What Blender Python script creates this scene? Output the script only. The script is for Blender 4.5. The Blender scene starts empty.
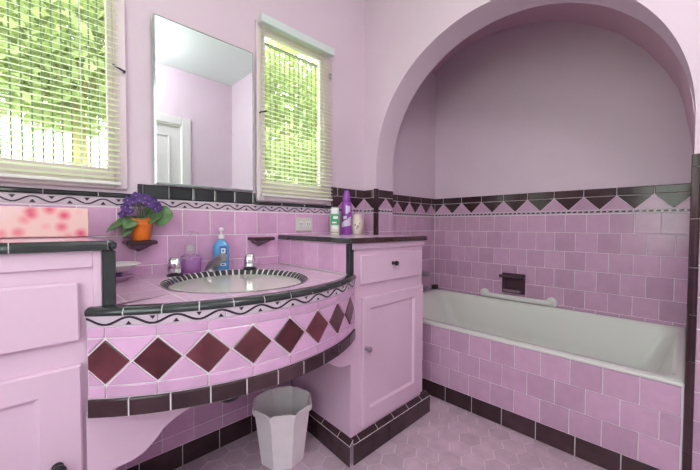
import bpy, math, random
from mathutils import Vector, Matrix
random.seed(7)
S = bpy.context.scene
COL = S.collection
PI = math.pi

# ------------------------------------------------------------------ materials
def _new(name):
    m = bpy.data.materials.new(name); m.use_nodes = True
    nt = m.node_tree; return m, nt, nt.nodes['Principled BSDF']
def mat(name, col, rough=0.5, metal=0.0, noise=0.0, nscale=8.0, bump=0.0, bscale=60.0, tint=0.0, trans=0.0, emis=None, estr=0.0, coat=0.0, ior=None, spec=None, alpha=None):
    m, nt, b = _new(name)
    N, L = nt.nodes, nt.links
    c = (col[0], col[1], col[2], 1)
    b.inputs['Base Color'].default_value = c
    b.inputs['Roughness'].default_value = rough
    b.inputs['Metallic'].default_value = metal
    b.inputs['Transmission Weight'].default_value = trans
    b.inputs['Coat Weight'].default_value = coat
    if ior: b.inputs['IOR'].default_value = ior
    if spec is not None: b.inputs['Specular IOR Level'].default_value = spec
    if emis:
        b.inputs['Emission Color'].default_value = (*emis, 1); b.inputs['Emission Strength'].default_value = estr
    tc = N.new('ShaderNodeTexCoord')
    last = None
    if noise > 0:
        n = N.new('ShaderNodeTexNoise'); n.inputs['Scale'].default_value = nscale; n.inputs['Detail'].default_value = 4
        L.new(tc.outputs['Object'], n.inputs['Vector'])
        r = N.new('ShaderNodeMapRange'); r.inputs['To Min'].default_value = 1 - noise; r.inputs['To Max'].default_value = 1 + noise
        r.inputs['From Min'].default_value = .3; r.inputs['From Max'].default_value = .7
        L.new(n.outputs['Fac'], r.inputs['Value']); last = r.outputs['Result']
    if tint > 0:
        a = N.new('ShaderNodeAttribute'); a.attribute_name = 'tint'
        q = N.new('ShaderNodeMath'); q.operation = 'MULTIPLY_ADD'; q.inputs[1].default_value = tint; q.inputs[2].default_value = 1.0
        L.new(a.outputs['Fac'], q.inputs[0])
        if last:
            w = N.new('ShaderNodeMath'); w.operation = 'MULTIPLY'; L.new(last, w.inputs[0]); L.new(q.outputs[0], w.inputs[1]); last = w.outputs[0]
        else: last = q.outputs[0]
    if last:
        v = N.new('ShaderNodeVectorMath'); v.operation = 'SCALE'; v.inputs[0].default_value = col[:3]
        L.new(last, v.inputs['Scale']); L.new(v.outputs[0], b.inputs['Base Color'])
    if bump > 0:
        n = N.new('ShaderNodeTexNoise'); n.inputs['Scale'].default_value = bscale; n.inputs['Detail'].default_value = 3
        L.new(tc.outputs['Object'], n.inputs['Vector'])
        u = N.new('ShaderNodeBump'); u.inputs['Strength'].default_value = bump; u.inputs['Distance'].default_value = 0.004
        L.new(n.outputs['Fac'], u.inputs['Height']); L.new(u.outputs[0], b.inputs['Normal'])
    return m

M = {}
M['paint'] = mat('wall_paint', (.74, .585, .705), .55, noise=.03, nscale=2.5, bump=.25, bscale=30)
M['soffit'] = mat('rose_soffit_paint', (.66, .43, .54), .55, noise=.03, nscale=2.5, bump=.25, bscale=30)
M['ceil'] = mat('ceiling_paint', (.80, .88, .85), .7, bump=.15, bscale=40)
M['cabinet'] = mat('cabinet_paint', (.74, .505, .665), .38, noise=.03, nscale=5, bump=.12, bscale=25)
M['tile'] = mat('pink_tile', (.70, .395, .63), .16, noise=.05, nscale=20, tint=.09, bump=.08, bscale=14)
M['tileA'] = mat('mauve_pink_tile', (.62, .37, .55), .18, noise=.05, nscale=20, tint=.09, bump=.08, bscale=14)
M['black'] = mat('dark_maroon_tile', (.058, .028, .036), .13, spec=.38, noise=.25, nscale=14, tint=.25, bump=.06, bscale=16)
M['trim'] = mat('black_glazed_trim', (.034, .038, .041), .07, noise=.2, nscale=14, tint=.25, bump=.04, bscale=16)
M['diamond'] = mat('maroon_tile', (.105, .026, .036), .09, noise=.3, nscale=14, tint=.3, bump=.06, bscale=16)
M['soapglaze'] = mat('plum_glaze', (.085, .045, .065), .10)
M['soaptray'] = mat('plum_glaze_sheen', (.26, .17, .22), .15)  # plum glaze lightened for the tray, its reflections painted into the colour
M['ring'] = mat('charcoal_tile', (.055, .052, .058), .12, tint=.3)
M['grout'] = mat('pale_grout', (.92, .82, .88), .85, bump=.3, bscale=300)
M['deco'] = mat('lilac_tile', (.62, .49, .60), .2, tint=.06)
M['ink'] = mat('ink_glaze', (.03, .012, .028), .25)
M['floor'] = mat('hexagon_floor_tile', (.62, .44, .54), .35, noise=.10, nscale=16, tint=.08, bump=.1, bscale=20)
M['fgrout'] = mat('floor_grout', (.86, .72, .79), .9, bump=.3, bscale=300)
M['enamel'] = mat('white_enamel', (.83, .83, .80), .2, coat=.5)
M['sink'] = mat('cream_porcelain', (.86, .84, .77), .1, coat=.5)
M['white'] = mat('white_plastic', (.82, .80, .80), .35)
M['trash'] = mat('lilac_white_plastic', (.93, .84, .88), .42, noise=.05, nscale=10, bump=.05)
M['chrome'] = mat('chrome', (.75, .74, .78), .12, metal=1.0, bump=.05, bscale=20)
M['dull'] = mat('dull_grey_metal', (.42, .38, .43), .35, metal=.8, noise=.1)
M['dark'] = mat('dark_metal', (.05, .045, .055), .3, metal=.7)
M['mirror'] = mat('mirror_glass', (.90, .99, .97), .015, metal=1.0)
M['mirroredge'] = mat('polished_glass_edge', (.45, .58, .56), .1, metal=.6)
M['blindhead'] = mat('pale_blue_white_enamel', (.68, .76, .77), .3)
M['pot'] = mat('orange_clay', (.86, .19, .015), .45, noise=.08, nscale=30)
M['leaf'] = mat('violet_leaf', (.12, .21, .09), .55, noise=.3, nscale=60, bump=.3, bscale=120)
M['petal'] = mat('purple_petal', (.085, .03, .20), .6, noise=.2, nscale=120)
M['yellow'] = mat('yellow_stamen', (.8, .6, .05), .6)
M['soil'] = mat('potting_soil', (.04, .025, .018), .9, bump=1, bscale=200)
M['purplesoap'] = mat('purple_liquid_soap', (.50, .08, .58), .15, coat=.4)
M['bluesoap'] = mat('blue_liquid_soap', (.09, .33, .66), .12, coat=.4)
M['clear'] = mat('clear_plastic', (.93, .88, .93), .06, trans=.92, ior=1.3)
M['label'] = mat('white_label', (.85, .85, .85), .4)
M['navy'] = mat('navy_print', (.03, .10, .38), .4)
M['tan'] = mat('tan_print', (.30, .24, .14), .4)
M['green'] = mat('green_label', (.02, .36, .14), .35)
M['can'] = mat('purple_can', (.33, .07, .50), .25, coat=.4)
M['canlight'] = mat('pale_lilac_print', (.72, .60, .82), .3)
M['candark'] = mat('plum_print', (.14, .03, .20), .3)
M['magenta'] = mat('magenta_band', (.50, .04, .32), .3)
M['cream'] = mat('cream_wax', (.82, .70, .62), .4)
M['ivory'] = mat('ivory_plate', (.70, .68, .62), .4)
M['window'] = mat('window_paint', (.76, .63, .71), .4)
M['iron'] = mat('dark_iron', (.16, .19, .12), .5)
M['wood'] = mat('weathered_wood', (.40, .30, .14), .8, noise=.2)
M['stucco'] = mat('cream_stucco', (.50, .50, .36), .9, bump=.5)
M['grass'] = mat('grass', (.25, .40, .10), .9, noise=.2)
M['lamp'] = mat('lamp_glass', (.9, .9, .88), .4, emis=(1.0, .955, .985), estr=45.0)
M['door'] = mat('door_paint', (.74, .70, .72), .4)

def glass_mat():
    m, nt, b = _new('window_glass'); N, L = nt.nodes, nt.links
    N.remove(b)
    o = N['Material Output']
    g = N.new('ShaderNodeBsdfGlossy'); g.inputs['Roughness'].default_value = .02
    t = N.new('ShaderNodeBsdfTransparent'); t.inputs['Color'].default_value = (.95, 1, .95, 1)
    x = N.new('ShaderNodeMixShader'); x.inputs[0].default_value = .05
    L.new(t.outputs[0], x.inputs[1]); L.new(g.outputs[0], x.inputs[2]); L.new(x.outputs[0], o.inputs['Surface'])
    return m
M['glass'] = glass_mat()
def translucent(name, col, tcol, f):
    m, nt, b = _new(name); N, L = nt.nodes, nt.links
    o = N['Material Output']; b.inputs['Base Color'].default_value = (*col, 1); b.inputs['Roughness'].default_value = .4
    t = N.new('ShaderNodeBsdfTranslucent'); t.inputs['Color'].default_value = (*tcol, 1)
    x = N.new('ShaderNodeMixShader'); x.inputs[0].default_value = f
    L.new(b.outputs[0], x.inputs[1]); L.new(t.outputs[0], x.inputs[2]); L.new(x.outputs[0], o.inputs['Surface'])
    return m
M['slat'] = translucent('blind_slat', (.82, .80, .74), (.88, .95, .62), .55)
M['foliage'] = translucent('garden_leaf', (.40, .43, .20), (.50, .54, .22), .42)

def floral_mat():
    m, nt, b = _new('pink_floral_card'); N, L = nt.nodes, nt.links
    tc = N.new('ShaderNodeTexCoord')
    v = N.new('ShaderNodeTexVoronoi'); v.inputs['Scale'].default_value = 24
    L.new(tc.outputs['Object'], v.inputs['Vector'])
    r = N.new('ShaderNodeValToRGB'); e = r.color_ramp
    e.elements[0].position = .0; e.elements[0].color = (.62, .05, .12, 1)
    e.elements[1].position = .55; e.elements[1].color = (.84, .55, .53, 1)
    q = e.elements.new(.16); q.color = (.74, .14, .22, 1); q = e.elements.new(.34); q.color = (.82, .33, .36, 1)
    L.new(v.outputs['Distance'], r.inputs['Fac'])
    n = N.new('ShaderNodeTexNoise'); n.inputs['Scale'].default_value = 9; L.new(tc.outputs['Object'], n.inputs['Vector'])
    r2 = N.new('ShaderNodeValToRGB'); r2.color_ramp.elements[0].position = .30; r2.color_ramp.elements[1].position = .46
    L.new(n.outputs['Fac'], r2.inputs['Fac'])
    x = N.new('ShaderNodeMix'); x.data_type = 'RGBA'
    x.inputs['A'].default_value = (.87, .62, .66, 1)
    L.new(r2.outputs['Color'], x.inputs['Factor']); L.new(r.outputs['Color'], x.inputs['B'])
    L.new(x.outputs['Result'], b.inputs['Base Color']); b.inputs['Roughness'].default_value = .4
    return m
M['floral'] = floral_mat()

def grid_tile_mat(name, col, grout, pitch, off=(0, 0)):
    m, nt, b = _new(name); N, L = nt.nodes, nt.links
    tc = N.new('ShaderNodeTexCoord'); mp = N.new('ShaderNodeMapping')
    mp.inputs['Location'].default_value = (off[0], off[1], 0)
    L.new(tc.outputs['Object'], mp.inputs['Vector'])
    br = N.new('ShaderNodeTexBrick'); br.offset = 0; br.offset_frequency = 2; br.squash = 1
    br.inputs['Scale'].default_value = 1; br.inputs['Brick Width'].default_value = pitch; br.inputs['Row Height'].default_value = pitch
    br.inputs['Mortar Size'].default_value = .0022; br.inputs['Mortar Smooth'].default_value = .2
    c = col
    br.inputs['Color1'].default_value = (c[0], c[1], c[2], 1); br.inputs['Color2'].default_value = (c[0]*.93, c[1]*.93, c[2]*.95, 1)
    br.inputs['Mortar'].default_value = (*grout, 1)
    L.new(mp.outputs[0], br.inputs['Vector']); L.new(br.outputs['Color'], b.inputs['Base Color'])
    u = N.new('ShaderNodeBump'); u.invert = True; u.inputs['Distance'].default_value = .002; u.inputs['Strength'].default_value = .6
    L.new(br.outputs['Fac'], u.inputs['Height']); L.new(u.outputs[0], b.inputs['Normal'])
    b.inputs['Roughness'].default_value = .16
    return m
M['counter'] = grid_tile_mat('pink_counter_tile', (.72, .47, .65), (.86, .72, .80), .13, (.035, .03))

# ------------------------------------------------------------------ mesh builder
class MB:
    def __init__(s): s.v = []; s.f = []; s.m = []; s.t = []; s.sm = []; s.mats = []
    def mi(s, k):
        if k not in s.mats: s.mats.append(k)
        return s.mats.index(k)
    def add(s, vs, fs, k, tint=0.0, smooth=False):
        b = len(s.v); s.v += [tuple(p) for p in vs]; i = s.mi(k)
        for f in fs: s.f.append([b + j for j in f]); s.m.append(i); s.t.append(tint); s.sm.append(smooth)
        return s
    def box(s, x0, x1, y0, y1, z0, z1, k, bev=0.0, tint=0.0):
        if x0 > x1: x0, x1 = x1, x0
        if y0 > y1: y0, y1 = y1, y0
        if z0 > z1: z0, z1 = z1, z0
        if bev <= 0:
            vs = [(x, y, z) for z in (z0, z1) for y in (y0, y1) for x in (x0, x1)]
            return s.add(vs, [(0, 2, 3, 1), (4, 5, 7, 6), (0, 1, 5, 4), (2, 6, 7, 3), (0, 4, 6, 2), (1, 3, 7, 5)], k, tint)
        b = min(bev, (x1-x0)*.45, (y1-y0)*.45, (z1-z0)*.45)
        def ring(z, i): return [(x0+i, y0+i, z), (x1-i, y0+i, z), (x1-i, y1-i, z), (x0+i, y1-i, z)]
        # chamfered box: octagon rings
        def oc(z, i, c):
            a0, a1, c0, c1 = x0+i, x1-i, y0+i, y1-i
            return [(a0+c, c0, z), (a1-c, c0, z), (a1, c0+c, z), (a1, c1-c, z), (a1-c, c1, z), (a0+c, c1, z), (a0, c1-c, z), (a0, c0+c, z)]
        vs = oc(z0, b, b*.6) + oc(z0+b, 0, b) + oc(z1-b, 0, b) + oc(z1, b, b*.6)
        fs = [tuple(range(7, -1, -1)), tuple(range(24, 32))]
        for r in range(3):
            for i in range(8):
                j = (i+1) % 8; fs.append((r*8+i, r*8+j, r*8+8+j, r*8+8+i))
        return s.add(vs, fs, k, tint)
    def prism(s, pts, axis, a, b, k, tint=0.0):
        # polygon pts (2D) extruded along axis between a and b
        def P(p, w):
            if axis == 'x': return (w, p[0], p[1])
            if axis == 'y': return (p[0], w, p[1])
            return (p[0], p[1], w)
        n = len(pts); vs = [P(p, a) for p in pts] + [P(p, b) for p in pts]
        fs = [tuple(range(n)), tuple(range(2*n-1, n-1, -1))] + [((i+1) % n, i, n+i, n+(i+1) % n) for i in range(n)]
        return s.add(vs, fs, k, tint)
    def tile(s, mp, u0, u1, v0, v1, k, gap=.0020, h=.004, bev=.0016, nu=1, tint=None):
        if tint is None: tint = random.uniform(-1, 1)
        u0 += gap; u1 -= gap; v0 += gap; v1 -= gap
        if u1-u0 < .003 or v1-v0 < .003: return s
        bev = min(bev, (u1-u0)*.3, (v1-v0)*.3)
        lo = [(u0 + (u1-u0)*i/nu, v0) for i in range(nu+1)]; hi = [(u0 + (u1-u0)*i/nu, v1) for i in range(nu+1)]
        ring = lo + hi[::-1]
        lo2 = [(min(max(u, u0+bev), u1-bev), v0+bev) for u, _ in lo]; hi2 = [(min(max(u, u0+bev), u1-bev), v1-bev) for u, _ in hi]
        ring2 = lo2 + hi2[::-1]
        n = len(ring)
        vs = [mp(u, v, 0) for u, v in ring] + [mp(u, v, h-bev*.7) for u, v in ring] + [mp(u, v, h) for u, v in ring2]
        fs = []
        for r in (0, n):
            for i in range(n):
                j = (i+1) % n; fs.append((r+i, r+j, r+n+j, r+n+i))
        for i in range(nu):
            fs.append((2*n+i, 2*n+i+1, 2*n+n-2-i, 2*n+n-1-i))
        return s.add(vs, fs, k, tint)
    def tpoly(s, mp, pts, k, gap=.0020, h=.004, bev=.0016, tint=None):
        # convex polygon tile, pts counter-clockwise in (u, v)
        if tint is None: tint = random.uniform(-1, 1)
        def inset(P, d):
            n = len(P); out = []
            for i in range(n):
                a, b, c = P[i-1], P[i], P[(i+1) % n]
                e1 = Vector((b[0]-a[0], b[1]-a[1])).normalized(); e2 = Vector((c[0]-b[0], c[1]-b[1])).normalized()
                n1 = Vector((-e1.y, e1.x)); n2 = Vector((-e2.y, e2.x)); q = n1+n2
                q = q / max(.15, (1 + n1.dot(n2)))
                out.append((b[0]+q.x*d, b[1]+q.y*d))
            return out
        A = inset(pts, gap); B = inset(pts, gap+bev); n = len(A)
        vs = [mp(u, v, 0) for u, v in A] + [mp(u, v, h-bev*.7) for u, v in A] + [mp(u, v, h) for u, v in B]
        fs = [tuple(range(2*n, 3*n))]
        for r in (0, n):
            for i in range(n):
                j = (i+1) % n; fs.append((r+i, r+j, r+n+j, r+n+i))
        return s.add(vs, fs, k, tint)
    def sheet(s, mp, us, vs_, k, w=0.0, smooth=False):
        nu, nv = len(us), len(vs_)
        V = [mp(u, v, w) for v in vs_ for u in us]
        F = [(j*nu+i, j*nu+i+1, (j+1)*nu+i+1, (j+1)*nu+i) for j in range(nv-1) for i in range(nu-1)]
        return s.add(V, F, k, 0, smooth)
    def lathe(s, prof, c, k, n=32, sx=1, sy=1, smooth=True, tilt=None):
        vs = []; fs = []
        for r, z in prof:
            for i in range(n):
                a = 2*PI*i/n; p = Vector((r*math.cos(a)*sx, r*math.sin(a)*sy, z))
                if tilt: p = tilt @ p
                vs.append((c[0]+p.x, c[1]+p.y, c[2]+p.z))
        for j in range(len(prof)-1):
            for i in range(n):
                q = (i+1) % n; fs.append((j*n+i, j*n+q, (j+1)*n+q, (j+1)*n+i))
        if prof[0][0] > 1e-6: fs.append(tuple(range(n-1, -1, -1)))
        if prof[-1][0] > 1e-6: fs.append(tuple(range((len(prof)-1)*n, len(prof)*n)))
        return s.add(vs, fs, k, 0, smooth)
    def tube(s, pts, r, k, n=12, smooth=True, caps=True):
        pts = [Vector(p) for p in pts]; R = r if isinstance(r, (list, tuple)) else [r]*len(pts)
        vs = []; fs = []; up = None
        for i, p in enumerate(pts):
            t = (pts[min(i+1, len(pts)-1)] - pts[max(i-1, 0)]).normalized()
            if up is None: up = Vector((0, 0, 1)) if abs(t.z) < .9 else Vector((1, 0, 0))
            a = t.cross(up).normalized(); b = a.cross(t).normalized(); up = b
            for j in range(n):
                w = 2*PI*j/n; q = p + a*math.cos(w)*R[i] + b*math.sin(w)*R[i]; vs.append(q)
        for i in range(len(pts)-1):
            for j in range(n):
                q = (j+1) % n; fs.append((i*n+j, i*n+q, (i+1)*n+q, (i+1)*n+j))
        if caps: fs += [tuple(range(n-1, -1, -1)), tuple(range((len(pts)-1)*n, len(pts)*n))]
        return s.add(vs, fs, k, 0, smooth)
    def build(s, name, parent=None, loc=None, auto=42):
        me = bpy.data.meshes.new(name); 
        o0 = Vector(loc) if loc is not None else Vector((0, 0, 0))
        me.from_pydata([tuple(Vector(p) - o0) for p in s.v], [], s.f)
        for k in s.mats: me.materials.append(M[k])
        me.polygons.foreach_set('material_index', s.m)
        me.polygons.foreach_set('use_smooth', s.sm)
        at = me.attributes.new('tint', 'FLOAT', 'FACE'); at.data.foreach_set('value', s.t)
        me.update()
        import bmesh
        bm = bmesh.new(); bm.from_mesh(me); bmesh.ops.recalc_face_normals(bm, faces=bm.faces)
        for e in bm.edges:
            if len(e.link_faces) == 2 and e.calc_face_angle(0) > math.radians(auto): e.smooth = False
        bm.to_mesh(me); bm.free()
        o = bpy.data.objects.new(name, me); COL.objects.link(o)
        if parent is not None:
            o.parent = parent; o.location = o0 - parent_world(parent)
        else: o.location = o0
        return o
def parent_world(p):
    w = Vector((0, 0, 0))
    while p is not None: w = w + p.location; p = p.parent
    return w
def thing(name, label, cat, loc, group=None):
    o = bpy.data.objects.new(name, None); COL.objects.link(o); o.location = loc; o.empty_display_size = .05
    o['label'] = label; o['category'] = cat
    if group: o['group'] = group
    return o
def tag(o, label, cat, group=None, kind=None):
    o['label'] = label; o['category'] = cat
    if group: o['group'] = group
    if kind: o['kind'] = kind
    return o
def struct(o, label=None):
    o['kind'] = 'structure'
    if label: o['label'] = label
    o['category'] = o.name.split('_')[0]
    return o

# ------------------------------------------------------------------ room dimensions
XL, YS, H = -2.75, -2.26, 2.74     # left wall, wall behind the camera, ceiling
XT, XB = .191, 1.027               # arch wall thickness, back wall of the alcove
YE = .024                          # end wall of alcove
YA, YB2 = -.12, -1.70              # arch opening
ZSP, RZ = 1.47, .80                # arch spring line, rise
YC, RY = (YA+YB2)/2, (YA-YB2)/2
ZB = 1.325                         # top of tall tile border
W1 = (-2.50, -1.552, 1.297, 2.42)  # glass openings x0,x1,z0,z1
W2 = (-.828, -.432, 1.318, 2.125)

# floor
def flat(u, v, w): return (u, v, w)
mb = MB(); mb.box(XL-.1, XB+.1, YS-.1, .14, -.10, -.003, 'fgrout')
a = .10; e = a/math.sqrt(3)
for r in range(-22, 12):
    for c in range(-30, 18):
        cx = -.33 + c*a + (a/2 if r % 2 else 0); cy = -.95 + r*1.5*e
        if cx < XL-.02 or cx > .03 or cy < YS-.02 or cy > .03: continue
        P = [(cx+e*math.sin(q*PI/3), cy-e*math.cos(q*PI/3)) for q in range(6)]
        mb.tpoly(lambda u, v, w: (u, v, w-.003), P, 'floor', gap=.0016, h=.002, bev=.0007)
struct(mb.build('floor'), 'pink hexagon tiled bathroom floor')

# ceiling
mb = MB(); mb.box(XL-.1, XB+.1, YS-.1, .14, H, H+.1, 'ceil')
struct(mb.build('ceiling'))

# window wall (wall_left): boxes around the two openings
def wall_with_holes(mb, xs, zs, holes, y0, y1, k):
    for i in range(len(xs)-1):
        for j in range(len(zs)-1):
            cx, cz = (xs[i]+xs[i+1])/2, (zs[j]+zs[j+1])/2
            if any(h[0] < cx < h[1] and h[2] < cz < h[3] for h in holes): continue
            mb.box(xs[i], xs[i+1], y0, y1, zs[j], zs[j+1], k)
mb = MB()
e_ = .055; W1h = (W1[0]-e_, W1[1]+e_, W1[2]-e_, W1[3]+e_); W2h = (W2[0]-e_, W2[1]+e_, W2[2]-e_, W2[3]+e_)
xs = sorted([XL-.1, XT-.002, W1h[0], W1h[1], W2h[0], W2h[1]]); zs = sorted([0, H, W1h[2], W1h[3], W2h[2], W2h[3]])
wall_with_holes(mb, xs, zs, [W1h, W2h], 0, .08, 'paint')
wl = struct(mb.build('wall_left'), 'pink wall with two windows above the sink')

# tile maps
def mW(y=0.0): return lambda u, v, w: (u, y-w, v)
def mX(x=0.0): return lambda u, v, w: (x-w, u, v)

def rows(mb, mp, u0, u1, zlist, pitch, k, offs=(0, .5), h=.004, base=0.0):
    """tile rows between successive z values; base = u of a joint"""
    for r in range(len(zlist)-1):
        za, zb = zlist[r+1], zlist[r]
        o = base + pitch*offs[r % len(offs)]
        u = o + pitch*math.floor((u0-o)/pitch)
        while u < u1-1e-6:
            a0, a1 = max(u, u0), min(u+pitch, u1)
            if a1-a0 > .008: mb.tile(mp, a0, a1, za, zb, k, h=h)
            u += pitch
def backing(mb, mp, u0, u1, v0, v1, us=None):
    us = us or [u0, u1]
    mb.sheet(mp, us, [v0, v1], 'grout', w=.0012)

def wave_strip(mb, mp, u0, u1, v0, v1, pitch=.11, k='deco', h=.004, amp=.30, lw=.09, phase=0.0):
    """lilac listello with an ink wave and small triangles above and below"""
    hh = v1-v0; c = (v0+v1)/2; hp = h+.0006
    u = u0
    while u < u1-.004:
        b = min(u+pitch*1.5, u1); mb.tile(mp, u, b, v0, v1, k, gap=.0008, h=h, bev=.001, nu=4); u = b
    n = max(4, int((u1-u0)/pitch*12)); V = []; F = []
    for i in range(n+1):
        uu = u0 + (u1-u0)*i/n; ph = 2*PI*(uu-u0)/pitch + phase
        vv = c + math.sin(ph)*amp*hh; wd = lw*hh*(.75+.35*abs(math.cos(ph)))
        V += [mp(uu, vv-wd, hp), mp(uu, vv+wd, hp)]
    F = [(2*i, 2*i+2, 2*i+3, 2*i+1) for i in range(n)]
    mb.add(V, F, 'ink')
    q = u0 + pitch*((PI/2-phase) % (2*PI))/(2*PI)   # crest positions
    while q < u1-.01:
        s = .21*hh
        for (uc, vc, d) in ((q, c-.16*hh, 1), (q+pitch/2, c+.16*hh, -1)):
            if u0+.01 < uc < u1-.01:
                mb.add([mp(uc-s*1.3, vc-d*s, hp), mp(uc+s*1.3, vc-d*s, hp), mp(uc, vc+d*s*.7, hp)], [(0, 1, 2)], 'ink')
        q += pitch

def tri_border(mb, mp, u0, u1, apex0, pitch, zt=ZB, zc=1.267, zl=1.186, zd=1.158, joint=None, wall='tileA'):
    """dark cap tiles, pink triangles between dark ones, then a listello"""
    j = apex0 if joint is None else joint
    u = j + pitch*math.floor((u0-j)/pitch)
    while u < u1-1e-6:
        a0, a1 = max(u, u0), min(u+pitch, u1)
        if a1-a0 > .006:
            mb.tile(mp, a0, a1, zc, zt, 'black', h=.009, bev=.004, gap=.0016)
        u += pitch
    mb.tile(mp, u0, u1, zc-.002, zt-.0015, 'grout', gap=.0005, h=.0055, bev=.003)
    mb.sheet(mp, [u0, u1], [zl, zc], 'grout', w=.0015)
    q = apex0 + pitch*math.floor((u0-apex0)/pitch) - pitch
    def clip(P):
        out = P
        for (lim, sg) in ((u0, 1), (u1, -1)):
            new = []
            for i in range(len(out)):
                A, B = out[i], out[(i+1) % len(out)]
                ia, ib = sg*(A[0]-lim) >= 0, sg*(B[0]-lim) >= 0
                if ia: new.append(A)
                if ia != ib:
                    t = (lim-A[0])/(B[0]-A[0]); new.append((lim, A[1]+t*(B[1]-A[1])))
            out = new
            if not out: break
        # drop duplicate points
        res = []
        for p in out:
            if not res or abs(p[0]-res[-1][0])+abs(p[1]-res[-1][1]) > 1e-4: res.append(p)
        if len(res) > 1 and abs(res[0][0]-res[-1][0])+abs(res[0][1]-res[-1][1]) < 1e-4: res.pop()
        return res
    def area(P): return abs(sum(P[i][0]*P[(i+1) % len(P)][1]-P[(i+1) % len(P)][0]*P[i][1] for i in range(len(P))))/2
    while q < u1+pitch:
        up = clip([(q-pitch/2, zl), (q+pitch/2, zl), (q, zc)])
        dn = clip([(q, zc), (q+pitch/2, zl), (q+pitch, zc)])
        if len(up) > 2 and area(up) > 4e-5: mb.tpoly(mp, up, wall, gap=.0014, h=.004, bev=.001)
        if len(dn) > 2 and area(dn) > 4e-5: mb.tpoly(mp, dn, 'black', gap=.0014, h=.0045, bev=.001)
        q += pitch
    # narrow dashed listello
    mb.tile(mp, u0, u1, zd, zl, 'deco', h=.004, gap=.0008)
    q = u0+.012; c = (zd+zl)/2; s = .0085; i = 0
    while q < u1-.012:
        mb.add([mp(q-.013, c-.004, .0047), mp(q+.009, c-.006, .0047), mp(q+.013, c+.003, .0047), mp(q-.009, c+.007, .0047)], [(0, 1, 2, 3)], 'ink')
        q += .034

# ---- tiles on the window wall
LW = -1.448; RW = -.884     # middle tall border between the windows
mb = MB(); mp = mW(0)
backing(mb, mp, XL, -.001, .80, 1.19)
rows(mb, mp, XL+.01, -.325, [1.138, 1.015, .885, .80], .13, 'tile', offs=(0, .5), base=-1.264)
rows(mb, mp, -.325, -.006, [1.158, 1.015, .90], .13, 'tile', offs=(0, .5), base=-1.264)
tw = mb.build('wall_tile', wl)
mb = MB()
wave_strip(mb, mp, XL+.01, -.33, 1.141, 1.176, pitch=.105, phase=.6)
def thin(u0, u1):
    u = u0
    while u < u1-.002:
        b = min(u+.165, u1); mb.tile(mp, u, b, 1.177, 1.198, 'trim', h=.012, bev=.006, gap=.001); u = b
mb.tile(mp, XL+.01, LW-.003, 1.178, 1.197, 'grout', gap=.0004, h=.0075, bev=.005); mb.tile(mp, RW+.003, -.326, 1.178, 1.197, 'grout', gap=.0004, h=.0075, bev=.005); mb.tile(mp, LW+.001, RW-.001, 1.181, 1.242, 'grout', gap=.0004, h=.0075, bev=.005)
thin(XL+.01, LW-.002); thin(RW+.002, -.325)
u = LW
mb.tile(mp, LW, LW+.02, 1.18, 1.243, 'trim', h=.014, bev=.008, gap=.001)
mb.tile(mp, RW-.02, RW, 1.18, 1.243, 'trim', h=.014, bev=.008, gap=.001)
u = LW+.02
while u < RW-.021:
    b = min(u+.105, RW-.02); mb.tile(mp, u, b, 1.18, 1.243, 'trim', h=.012, bev=.006, gap=.001); u = b
mb.tile(mp, -.325, -.288, 1.19, 1.266, 'black', h=.013, bev=.007, gap=.001)
mb.tile(mp, -.325, -.288, 1.266, ZB, 'black', h=.013, bev=.007, gap=.001)
tri_border(mb, mp, -.288, -.004, .0, .18, joint=-.09, wall='tile')
mb.build('tile_border', wl)

# ---- arch wall (wall_right)
mb = MB()
NA = 72
arc = [(YC+RY*math.cos(PI*i/NA), ZSP+RZ*math.sin(PI*i/NA)**.96) for i in range(NA+1)]   # from YA side to YB2 side
def quadp(mb, pts, k, smooth=False): mb.add(pts, [tuple(range(len(pts)))], k, 0, smooth)
for x in (0, XT):
    for i in range(NA):
        (ya, za), (yb, zb) = arc[i], arc[i+1]
        quadp(mb, [(x, ya, za), (x, yb, zb), (x, yb, H), (x, ya, H)], 'paint')
    quadp(mb, [(x, YA, 0), (x, .12, 0), (x, .12, H), (x, YA, H)], 'paint')
    quadp(mb, [(x, YS-.1, 0), (x, YB2, 0), (x, YB2, H), (x, YS-.1, H)], 'paint')
V = []
for (y, z) in [(YA, 0)]+arc+[(YB2, 0)]: V += [(0, y, z), (XT, y, z)]
mb.add(V, [(2*i, 2*i+1, 2*i+3, 2*i+2) for i in range(len(V)//2-1)], 'paint', 0, True)
wr = struct(mb.build('wall_right', auto=50), 'pink plaster wall with a round arch over the bathtub')
mb = MB(); mp = mX(0)
backing(mb, mp, YA, -.004, .46, ZB-.01); backing(mb, mp, YS, YB2, 0, ZB-.01)
rows(mb, mp, YA+.02, -.005, [1.158, 1.02, .89, .76, .63, .50], .13, 'tileA', base=-.005)
rows(mb, mp, YS, YB2-.018, [1.158, 1.04, .92, .80, .68, .56, .44, .33, .21, .094], .13, 'tileA', base=YB2-.018)
rows(mb, mp, YS, YB2-.018, [.094, .0], .165, 'black', base=YB2-.018)
tri_border(mb, mp, YA+.022, -.004, 0.0, .18, joint=-.09)
tri_border(mb, mp, YS, YB2-.018, YB2-.11, .18)
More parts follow.
